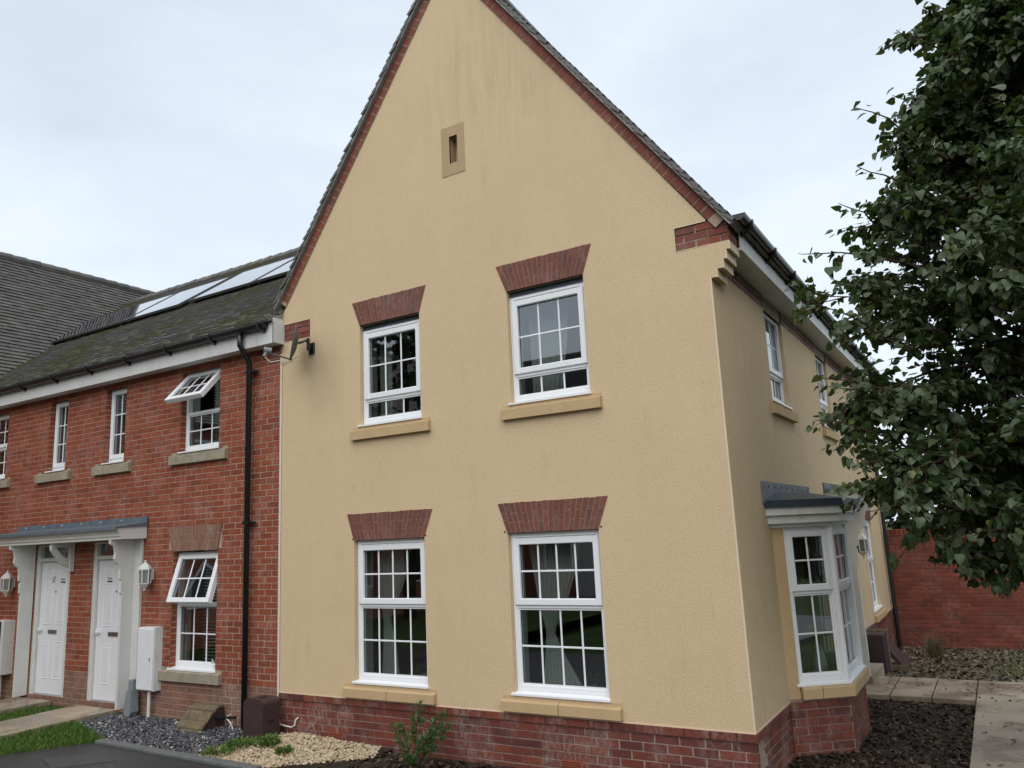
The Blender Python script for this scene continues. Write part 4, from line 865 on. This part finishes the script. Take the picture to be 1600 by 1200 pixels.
def blind(F, u0, u1, z0, z1, d, label):
    t = thing('venetian_blind', label, 'blind', F((u0+u1)/2, d, z0)); m = MB(); z = z0
    while z < z1: m.prism(lambda p, q, r: F(r, d+p, z+q), [(-.022, -.012), (-.020, -.014), (.022, .010), (.020, .012)], u0, u1); z += .042
    tag(m.build('slats', 'upvc', t), kind='stuff'); MB().fbox(F, u0, u1, d-.025, d+.025, z1, z1+.04).build('head_rail', 'upvc', t); MB().fbox(F, (u0+u1)/2-.012, (u0+u1)/2+.012, d-.024, d+.026, z0, z1).build('ladder_tape', 'upvc', t)
blind(FR, -1.62, -1.2, 3.5, 4.6, -.28, 'white slatted blind behind the open bedroom window of the terrace'); blind(FR, -1.72, -1.17, .72, 2.14, -.28, 'white slatted blind behind the ground floor terrace window')
curtain(FR, [(4.7, -3.77, -3.27), (3.5, -3.77, -3.27)], -.36, 'pale net curtain in the terrace window above the right door', 5, group='curtains behind the terrace windows'); curtain(FR, [(4.7, -5.28, -4.79), (3.5, -5.28, -4.79)], -.36, 'pale net curtain in the terrace window above the left door', 5, group='curtains behind the terrace windows')
def sprigs(mb, c, n, h, spread, lw_, ll, seed=0):
    rg = random.Random(seed)
    for _ in range(n):
        a = rg.uniform(0, 6.283); r = spread*math.sqrt(rg.random()); b0 = Vector(c)+Vector((r*math.cos(a), r*math.sin(a), rg.uniform(0, h)))
        dr = Vector((math.cos(a)*rg.uniform(.2, 1), math.sin(a)*rg.uniform(.2, 1), rg.uniform(.1, 1.1))).normalized(); sd_ = dr.cross(Vector((rg.uniform(-1, 1), rg.uniform(-1, 1), .4))).normalized(); l = ll*rg.uniform(.6, 1.2); ww = lw_*rg.uniform(.7, 1.2)
        nrm = dr.cross(sd_)*.15*ww
        k = [b0, b0+dr*l*.45+sd_*ww+nrm, b0+dr*l, b0+dr*l*.45-sd_*ww+nrm]; mb.add([tuple(x_) for x_ in k], [(0, 1, 2), (0, 2, 3)])
    return mb
def potted(F, u, z, label, r=.045, potm='pot'):
    c = F(u, -.20, z); t = thing('potted_plant', label, 'plant', c); MB().lathe([(r*.75, 0), (r, .09), (r*.9, .09), (r*.85, .075)], c, 12).build('pot', potm, t); sprigs(MB(), (c[0], c[1], c[2]+.08), 60, .09, r, .008, .06, int(u*100)).build('foliage', 'leaf_shrub', t, recalc=False)
MB().fbox(FR, 1.19, 2.18, -.30, -.125, .62, .665).build('window_board', 'plaster', house); MB().fbox(FR, 3.235, 4.23, -.30, -.125, .62, .665).build('window_board', 'plaster', house)
potted(FR, 1.97, .666, 'small plant in a white pot on the narrow lower gable window ledge'); potted(FR, 3.98, .666, 'small plant in a grey pot on the wide lower gable window ledge', .05, 'grey_plastic')
t = thing('ornament', 'red and white flowers on the terrace ground floor window ledge', 'flowers', (-1.4, .2, .66)); sprigs(MB(), (-1.45, .18, .68), 40, .05, .06, .012, .04, 3).build('red_flowers', 'red', t, recalc=False); sprigs(MB(), (-1.28, .18, .68), 70, .12, .08, .014, .05, 4).build('white_flowers', 'cloth', t, recalc=False)
tag(MB().box(5.30, 5.52, 1.9, 2.15, .56, .80).build('cardboard_box', 'card'), 'brown cardboard box on the floor of the bay window', 'box')
t = thing('flower_vase', 'yellow flowers in a pale vase inside the bay window', 'flowers', (5.66, 2.1, .56)); MB().lathe([(.05, 0), (.07, .15), (.04, .30), (.05, .34)], (5.66, 2.1, .56), 12).build('vase', 'pot', t); sprigs(MB(), (5.66, 2.1, .98), 60, .10, .09, .025, .06, 5).build('blooms', 'yellow', t, recalc=False)

# ================================================================== LOOSE GROUND COVER
def inside(poly, x, y):
    c = False; n = len(poly)
    for i in range(n):
        (x0, y0), (x1, y1) = poly[i], poly[(i+1) % n]
        if (y0 > y) != (y1 > y) and x < (x1-x0)*(y-y0)/(y1-y0)+x0: c = not c
    return c
def scatter(name, mat, poly, n, size, z, flat=.6, seed=1, hz=lambda x, y: 0., elong=1.):
    rg = np.random.default_rng(seed); xs = [p[0] for p in poly]; ys = [p[1] for p in poly]; V = []; Fc = []; k = 0; tries = 0
    base = np.array([(1, 0, 0), (-1, 0, 0), (0, 1, 0), (0, -1, 0), (0, 0, 1), (0, 0, -1)], float); oct_ = [(0, 2, 4), (2, 1, 4), (1, 3, 4), (3, 0, 4), (2, 0, 5), (1, 2, 5), (3, 1, 5), (0, 3, 5)]
    while k < n and tries < n*8:
        tries += 1; x, y = rg.uniform(min(xs), max(xs)), rg.uniform(min(ys), max(ys))
        if not inside(poly, x, y): continue
        s = size*rg.uniform(.5, 1.25); a = rg.uniform(0, 6.283); tl = rg.normal(0, .35); tl2 = rg.normal(0, .35)
        v = base*(1+rg.normal(0, .22, (6, 1)))*np.array((s*elong, s, s*flat))
        ca_, sa = math.cos(a), math.sin(a); v[:, 2] += v[:, 0]*tl+v[:, 1]*tl2
        v = np.stack((v[:, 0]*ca_-v[:, 1]*sa+x, v[:, 0]*sa+v[:, 1]*ca_+y, v[:, 2]+z+hz(x, y)+rg.uniform(0, size*.5)), 1)
        V.append(v); Fc += [tuple(k*6+i for i in f) for f in oct_]; k += 1
    me = bpy.data.meshes.new(name); me.from_pydata([tuple(map(float, p)) for p in np.concatenate(V)], [], Fc); me.materials.append(MATS[mat]); return link(name, me)
heap = lambda x, y: .05*math.exp(-((x-.5)/.5)**2)*max(0, 1+y)
tag(scatter('slate_chippings', 'slate_chip', [(-3.05, -.60), (-1.72, -1.02), (-.1, -1.04), (-.3, .0), (-3.05, .0)], 8000, .018, .053, .4, 1), 'dark slate chippings along the foot of the brick terrace', 'chippings', kind='stuff')
tag(scatter('cream_gravel', 'cream_gravel', [(-.75, -1.0), (-.1, -.55), (.1, -.05), (1.55, -.0), (1.75, -.35), (.9, -1.1)], 5000, .017, .035, .7, 2, heap), 'cream gravel heaped at the foot of the cream house', 'gravel', kind='stuff')
tag(scatter('bark_mulch', 'mulch', [(1.2, -.1), (5.5, -.02), (5.5, -1.4), (.6, -1.2)], 6000, .022, .01, .3, 3, elong=1.9), 'dark bark mulch under the gable windows', 'mulch', kind='stuff')
tag(scatter('side_mulch', 'mulch', [(5.55, .2), (6.92, -.4), (6.92, 4.0), (5.52, 4.0)], 9000, .020, .008, .3, 4, elong=2.0), 'dark wet bark mulch between the bay window and the side path', 'mulch', kind='stuff')
tag(scatter('leaf_litter', 'litter', [(5.55, 5.3), (9.5, 5.3), (9.5, 9.85), (5.6, 9.85)], 7000, .026, .006, .25, 5, gz, 1.5), 'dry leaf litter over the bed below the garden wall', 'leaf litter', kind='stuff')
tag(scatter('fallen_leaves', 'litter', [(6.95, -1), (7.42, -1), (7.42, 5.2), (5.9, 5.2), (5.9, 4.1), (6.95, 4.1)], 80, .016, .083, .12, 6, elong=1.6), 'dry fallen leaves scattered on the side path slabs', 'leaves', kind='stuff')
def grass(name, mat, poly, n, h, z, label, seed, hz=lambda x, y: 0.):
    rg = random.Random(seed); xs = [p[0] for p in poly]; ys = [p[1] for p in poly]; m = MB(); k = 0
    while k < n:
        x, y = rg.uniform(min(xs), max(xs)), rg.uniform(min(ys), max(ys))
        if not inside(poly, x, y): k += .2; continue
        hh = h*rg.uniform(.5, 1.3); a = rg.uniform(0, 6.283); w2 = .004*rg.uniform(.7, 1.6); lx, ly = rg.gauss(0, hh*.45), rg.gauss(0, hh*.45); zz = z+hz(x, y)
        c_, s_ = math.cos(a)*w2, math.sin(a)*w2
        m.add([(x-c_, y-s_, zz), (x+c_, y+s_, zz), (x+c_*.7+lx*.4, y+s_*.7+ly*.4, zz+hh*.6), (x-c_*.7+lx*.4, y-s_*.7+ly*.4, zz+hh*.6), (x+lx, y+ly, zz+hh)], [(0, 1, 2, 3), (3, 2, 4)]); k += 1
    return tag(m.build(name, mat, recalc=False), label, 'grass', kind='stuff')
grass('grass', 'leaf_grass', [(-3.1, -.58), (-1.70, -1.02), (-2.3, -2.0), (-3.6, -4.2), (-3.08, -2.9)], 13000, .055, .045, 'short bright grass between the path and the tarmac drive', 1)
grass('grass_strip', 'leaf_grass', [(-4.72, -.25), (-3.98, -.1), (-3.98, -3), (-4.72, -3)], 6000, .05, .045, 'narrow strip of grass between the two front paths', 2)
grass('grass_verge', 'leaf_grass', [(-12, -.2), (-5.7, -.2), (-5.7, -4), (-12, -4)], 5000, .05, .045, 'grass left of the front paths', 3)
grass('wall_grass', 'leaf_grass', [(7.0, 6.2), (9.0, 5.6), (9.0, 8.5), (7.4, 8.6)], 1600, .06, -.05, 'thin weedy grass below the garden wall', 4, lambda x, y: gz(x, y)+.05)
# weeds, shrub and dry tuft
def weed(c, n, h, sp_, label, seed, mat='leaf_grass', lw_=.008, ll=.05):
    t = thing('weed', label, 'weed', c, 'weeds in the gravel'); sprigs(MB(), c, n, h, sp_, lw_, ll, seed).build('leaves', mat, t, recalc=False)
    m = MB(); rg = random.Random(seed)
    for _ in range(6): a = rg.uniform(0, 6.28); m.tube([c, (c[0]+sp_*.5*math.cos(a), c[1]+sp_*.5*math.sin(a), c[2]+h)], .003, 4)
    m.build('stems', 'leaf_shrub', t)
weed((.10, -.62, .05), 340, .05, .16, 'low green weed at the left of the cream gravel', 11); weed((.42, -.52, .06), 340, .09, .10, 'taller green weed in the middle of the cream gravel', 12); weed((.1, -.92, .05), 260, .04, .15, 'low green weed by the kerb below the cream gravel', 13); weed((.80, -.66, .06), 180, .05, .07, 'small green weed at the right of the cream gravel', 14)
t = thing('evergreen_shrub', 'small green upright shrub growing before the brick plinth', 'shrub', (2.33, -.42, 0))
st = [((2.28, -.42), (2.10, -.40), .36, 110), ((2.30, -.42), (2.36, -.38), .58, 130), ((2.36, -.42), (2.66, -.40), .52, 150), ((2.38, -.44), (2.50, -.45), .32, 90), ((2.4, -.45), (2.75, -.42), .44, 80), ((2.34, -.46), (2.38, -.55), .15, 80)]
m = MB(); lf = MB()
for i, (a, b_, h, n) in enumerate(st):
    m.tube([(*a, 0), ((a[0]+b_[0])/2, (a[1]+b_[1])/2, h*.5), (*b_, h)], [.006, .005, .003], 5)
    for k in range(n):
        f = random.uniform(.35, 1); c = (a[0]+(b_[0]-a[0])*f, a[1]+(b_[1]-a[1])*f, h*f); sprigs(lf, c, 1 if k % 3 else 2, .03, .042, .011, .055, i*1000+k)
m.build('stems', 'twig', t); lf.build('leaves', 'leaf_shrub', t, recalc=False)
t = thing('dry_grass_tuft', 'pale dry grass tuft in front of the garden wall', 'grass', (6.25, 8.2, -.12)); m = MB(); rg = random.Random(4)
for _ in range(160):
    a = rg.uniform(0, 6.28); l = rg.uniform(.15, .45); r_ = rg.uniform(.03, .25); c_ = Vector((6.25+rg.gauss(0, .05), 8.2+rg.gauss(0, .05), -.13)); e_ = c_+Vector((r_*math.cos(a), r_*math.sin(a), l)); s_ = Vector((-math.sin(a), math.cos(a), 0))*.006
    m.add([tuple(c_-s_), tuple(c_+s_), tuple((c_+e_)/2+s_+Vector((0, 0, .04))), tuple((c_+e_)/2-s_+Vector((0, 0, .04))), tuple(e_)], [(0, 1, 2, 3), (3, 2, 4)])
m.build('blades', 'leaf_dry', t, recalc=False)

# ================================================================== TREES
def leaf_pts(l, wd, fold, curl, rg):    # heart-shaped leaf folded on its midrib, stalk at the origin, tip along +x
    o = [(0, 0), (-.06, .22), (.08, .46), (.34, .50), (.66, .30), (1.0, 0)]
    up = [(x_*l, y_*wd, abs(y_)*wd*fold-curl*x_*x_*l) for x_, y_ in o]; dn = [(x_*l, -y_*wd, abs(y_)*wd*fold-curl*x_*x_*l) for x_, y_ in o[1:-1]]
    return up, dn
def leaf_geom(rg, size):
    up, dn = leaf_pts(size, size*rg.uniform(.85, 1.0), rg.uniform(-.1, .55), rg.uniform(-.1, .45), rg)
    v = up+dn; md = (size*.42, 0, -.06*size)
    v.append(md); n = len(v)-1; ring = [0, 1, 2, 3, 4, 5, 9, 8, 7, 6]
    return np.array(v), [(ring[i], ring[(i+1) % 10], n) for i in range(10)]
def tree(name, label, cat, base, H, prof, nl, sec, tw_, lpt, lsize, leafm, seed, nsingle=0, extra=(), trunk_r=.13, el=(.15, .6)):
    rg = random.Random(seed); t = thing(name, label, cat, base); B = Vector(base)
    br = MB(); pts_t = [B+Vector((.03*math.sin(i), .03*math.cos(i*1.7), H*i/8)) for i in range(9)]
    br.tube(pts_t, [trunk_r*(1-.9*i/8) for i in range(9)], 10).build('trunk', 'bark', t, smooth=True)
    limb = MB(); leaves = []; variants = [leaf_geom(rg, 1.) for _ in range(10)]
    def put(p, dr, k):
        d_ = Vector((dr.x+rg.gauss(0, .5), dr.y+rg.gauss(0, .5), dr.z-rg.uniform(.1, 1.0))).normalized()
        nr = Vector((rg.gauss(0, .55)+dr.x*.35, rg.gauss(0, .55)+dr.y*.35, .75)); sd_ = nr.cross(d_).normalized(); nr = d_.cross(sd_)
        q = p+d_*.025; leaves.append((q, d_, sd_, nr, lsize*rg.uniform(.62, 1.2), rg.randrange(10)))
    def twig(p, dr, l, n, rad):
        pts = [p]; d_ = dr.copy()
        for i in range(4): d_ = (d_+Vector((rg.gauss(0, .16), rg.gauss(0, .16), rg.gauss(-.05, .12)))).normalized(); pts.append(pts[-1]+d_*l/4)
        limb.tube(pts, [rad*(1-.2*i) for i in range(5)], 4, cap=False)
        for i in range(n):
            f = (i+rg.random())/n*3.999; k = int(f); put(pts[k].lerp(pts[k+1], f-k)+Vector((rg.gauss(0, .02), rg.gauss(0, .02), rg.gauss(0, .02))), d_, 0)
        put(pts[-1], d_, 0); return pts
    zs = [q[0] for q in prof]; rs = [q[1] for q in prof]
    for i in range(nl):
        z = zs[0]+(zs[-1]-zs[0])*((i+.5)/nl)**.9; az = i*2.39996+rg.uniform(-.3, .3); Rr = float(np.interp(z, zs, rs))*rg.uniform(.72, 1.1); e = rg.uniform(*el)
        p0 = Vector((B.x, B.y, B.z+max(.6, z-Rr*e*.9))); d_ = Vector((math.cos(az), math.sin(az), e)); pts = [p0]; n = 7
        for j in range(n):
            d_ = (d_+Vector((rg.gauss(0, .10), rg.gauss(0, .10), rg.gauss(-.04, .08)))).normalized(); pts.append(pts[-1]+d_*Rr/n)
        limb.tube(pts, [.035*(1-.12*j)*max(.4, 1-z/H*.5) for j in range(n+1)], 6)
        for k in range(sec):
            f = .12+.88*((k+rg.random())/sec)**.75; f = min(f, .999)*n; j = int(f); p = pts[j].lerp(pts[j+1], f-j); dm = (pts[j+1]-pts[j]).normalized()
            sd_ = Vector((rg.gauss(0, 1), rg.gauss(0, 1), rg.gauss(.1, .8))).normalized(); dd = (dm*.6+sd_).normalized(); l = rg.uniform(.28, .62)*(1.15-.5*f/n)*(Rr/2)**.5
            q = twig(p, dd, l, lpt, .007)
            for _ in range(tw_):
                u = rg.uniform(.3, 1)*3.99; jj = int(u); twig(q[jj].lerp(q[jj+1], u-jj), (dd*.5+Vector((rg.gauss(0, 1), rg.gauss(0, 1), rg.gauss(0, .7))).normalized()).normalized(), l*rg.uniform(.4, .8), lpt, .004)
        twig(pts[-1], d_, rg.uniform(.2, .45), lpt, .006)
    for (a, b_) in extra:
        a, b_ = Vector(a), Vector(b_); d_ = (b_-a); L_ = d_.length; pts = [a.lerp(b_, i/6)+Vector((rg.gauss(0, .02), rg.gauss(0, .02), .07*math.sin(math.pi*i/6))) for i in range(7)]; limb.tube(pts, [.012-.0015*i for i in range(7)], 5, cap=False)
        for i in range(int(L_/.040)):
            f = min(5.99, 6*(i+rg.random())*.040/L_); k = int(f); put(pts[k].lerp(pts[k+1], f-k)+Vector((rg.gauss(0, .022), rg.gauss(0, .022), rg.gauss(0, .022))), d_.normalized(), 0)
        for _ in range(int(L_*4)):
            f = rg.uniform(0, 4.2); k = int(f); twig(pts[k].lerp(pts[k+1], f-k), (d_.normalized()*.5+Vector((rg.gauss(0, 1), rg.gauss(0, 1), rg.gauss(0, .8))).normalized()).normalized(), rg.uniform(.15, .35), lpt-2, .004)
    lo = limb.build('limbs', 'twig', t, recalc=False)
    # the largest visible leaves become parts of their own, all others one mass
    singles = set()
    if nsingle:
        sc = []
        for i, L_ in enumerate(leaves):
            p = pix(L_[0])
            if 0 < p[0] < 1600 and 0 < p[1] < 1200: sc.append((p[2]/L_[4], i))
        sc.sort(); singles = {i for _, i in sc[:nsingle]}
    vmesh = []
    if nsingle:
        for v, f in variants:
            me = bpy.data.meshes.new('leaf'); me.from_pydata([tuple(map(float, q)) for q in v], [], f); me.materials.append(MATS[leafm]); vmesh.append(me)
    V = []; Fc = []; k = 0
    crown = None; rest = [L_ for i, L_ in enumerate(leaves) if i not in singles]
    for (p, d_, sd_, nr, s, vi) in rest:
        v, f = variants[vi]; M = np.array([d_, sd_, nr])*s; V.append(v@M+np.array(p)); Fc.append(np.array(f)+k); k += len(v)
    V = np.concatenate(V); Fc = np.concatenate(Fc); me = bpy.data.meshes.new('crown'); me.vertices.add(len(V)); me.vertices.foreach_set('co', V.astype(np.float32).ravel()); me.loops.add(Fc.size); me.loops.foreach_set('vertex_index', Fc.astype(np.int32).ravel()); me.polygons.add(len(Fc)); me.polygons.foreach_set('loop_start', np.arange(0, Fc.size, 3, dtype=np.int32)); me.update(calc_edges=True); me.validate(); me.materials.append(MATS[leafm])
    crown = tag(link('crown', me, t), kind='stuff')
    for i in singles:
        p, d_, sd_, nr, s, vi = leaves[i]; o = link('leaf', vmesh[vi], crown)
        o.matrix_parent_inverse = BASE[t] if False else Matrix.Identity(4)
        o.matrix_local = Matrix(((d_.x*s, sd_.x*s, nr.x*s, p.x), (d_.y*s, sd_.y*s, nr.y*s, p.y), (d_.z*s, sd_.z*s, nr.z*s, p.z), (0, 0, 0, 1)))
    print(name, 'leaves', len(leaves)); return t
def at(u, v, depth): return tuple(CAM+(CF+CR*((u-800)/FPX)-CU*((v-600)/FPX))*depth)
TB_ = (8.42, .75, 0)
ex = [(at(1480, 250, 6.2), at(1333, 168, 6.0)), (at(1450, 420, 6.2), at(1252, 398, 6.0)), (at(1440, 390, 6.2), at(1308, 318, 6.1)), (at(1440, 560, 6.0), at(1262, 470, 5.8)), (at(1450, 640, 6.0), at(1278, 590, 5.8)), (at(1450, 720, 5.9), at(1280, 655, 5.8)), (at(1460, 740, 6), at(1330, 730, 5.8)), (at(1540, 120, 6.2), at(1398, 52, 6.1)), (at(1520, 200, 6.3), at(1395, 150, 6.2)), (at(1450, 480, 6.3), at(1300, 440, 6.2)), (at(1560, 830, 5.6), at(1490, 870, 5.4)), (at(1600, 860, 5.6), at(1560, 930, 5.5)), (at(1520, 800, 5.8), at(1360, 800, 5.7)), (at(1580, 60, 6.3), at(1500, 0, 6.2)), (at(1480, 520, 6.1), at(1290, 540, 6.0)), (at(1480, 330, 6.1), at(1340, 260, 6.0))]
ex += [(at(1600, 520+12*i, 6.5-.1*(i % 4)), at(1395+17*(i % 4), 500+15*i, 6.3-.1*(i % 3))) for i in range(10)]+[(at(1600, 180+40*i, 6.6), at(1430-10*i, 150+45*i, 6.5)) for i in range(6)]
tree('lime_tree', 'leafy dark green tree overhanging the side path at the right edge', 'tree', TB_, 8.6, [(1.75, 1.0), (2.2, 1.45), (3.0, 1.9), (3.9, 2.12), (4.8, 1.95), (6.0, 1.3), (7.2, .75), (8.5, .12)], 150, 17, 3, 13, .070, 'leaf_lime', 5, 280, ex, el=(.0, .5))
tree('reflection_tree', 'unseen broad green tree added across the front lawn to darken window reflections', 'tree', (-6.6, -10.5, 0), 9.5, [(2.2, 1.5), (4, 3.0), (6, 3.0), (8, 2.0), (9.3, .4)], 40, 9, 1, 8, .2, 'leaf_lime', 21, trunk_r=.2)  # out-of-view tree, added so the upper left window reflects dark instead of sky
tree('evergreen_tree', 'dark evergreen standing behind the garden wall near the house corner', 'tree', (6.9, 13.0, -.2), 4.8, [(.5, 1.8), (1.5, 2.0), (3.0, 1.7), (4.6, .4)], 44, 9, 1, 8, .14, 'leaf_dark', 19)
tree('evergreen_tree', 'dark evergreen standing behind the garden wall farther right', 'tree', (9.6, 12.6, -.2), 4.4, [(.5, 1.8), (1.5, 2.1), (3.0, 1.8), (4.3, .5)], 40, 9, 1, 8, .14, 'leaf_dark', 9)
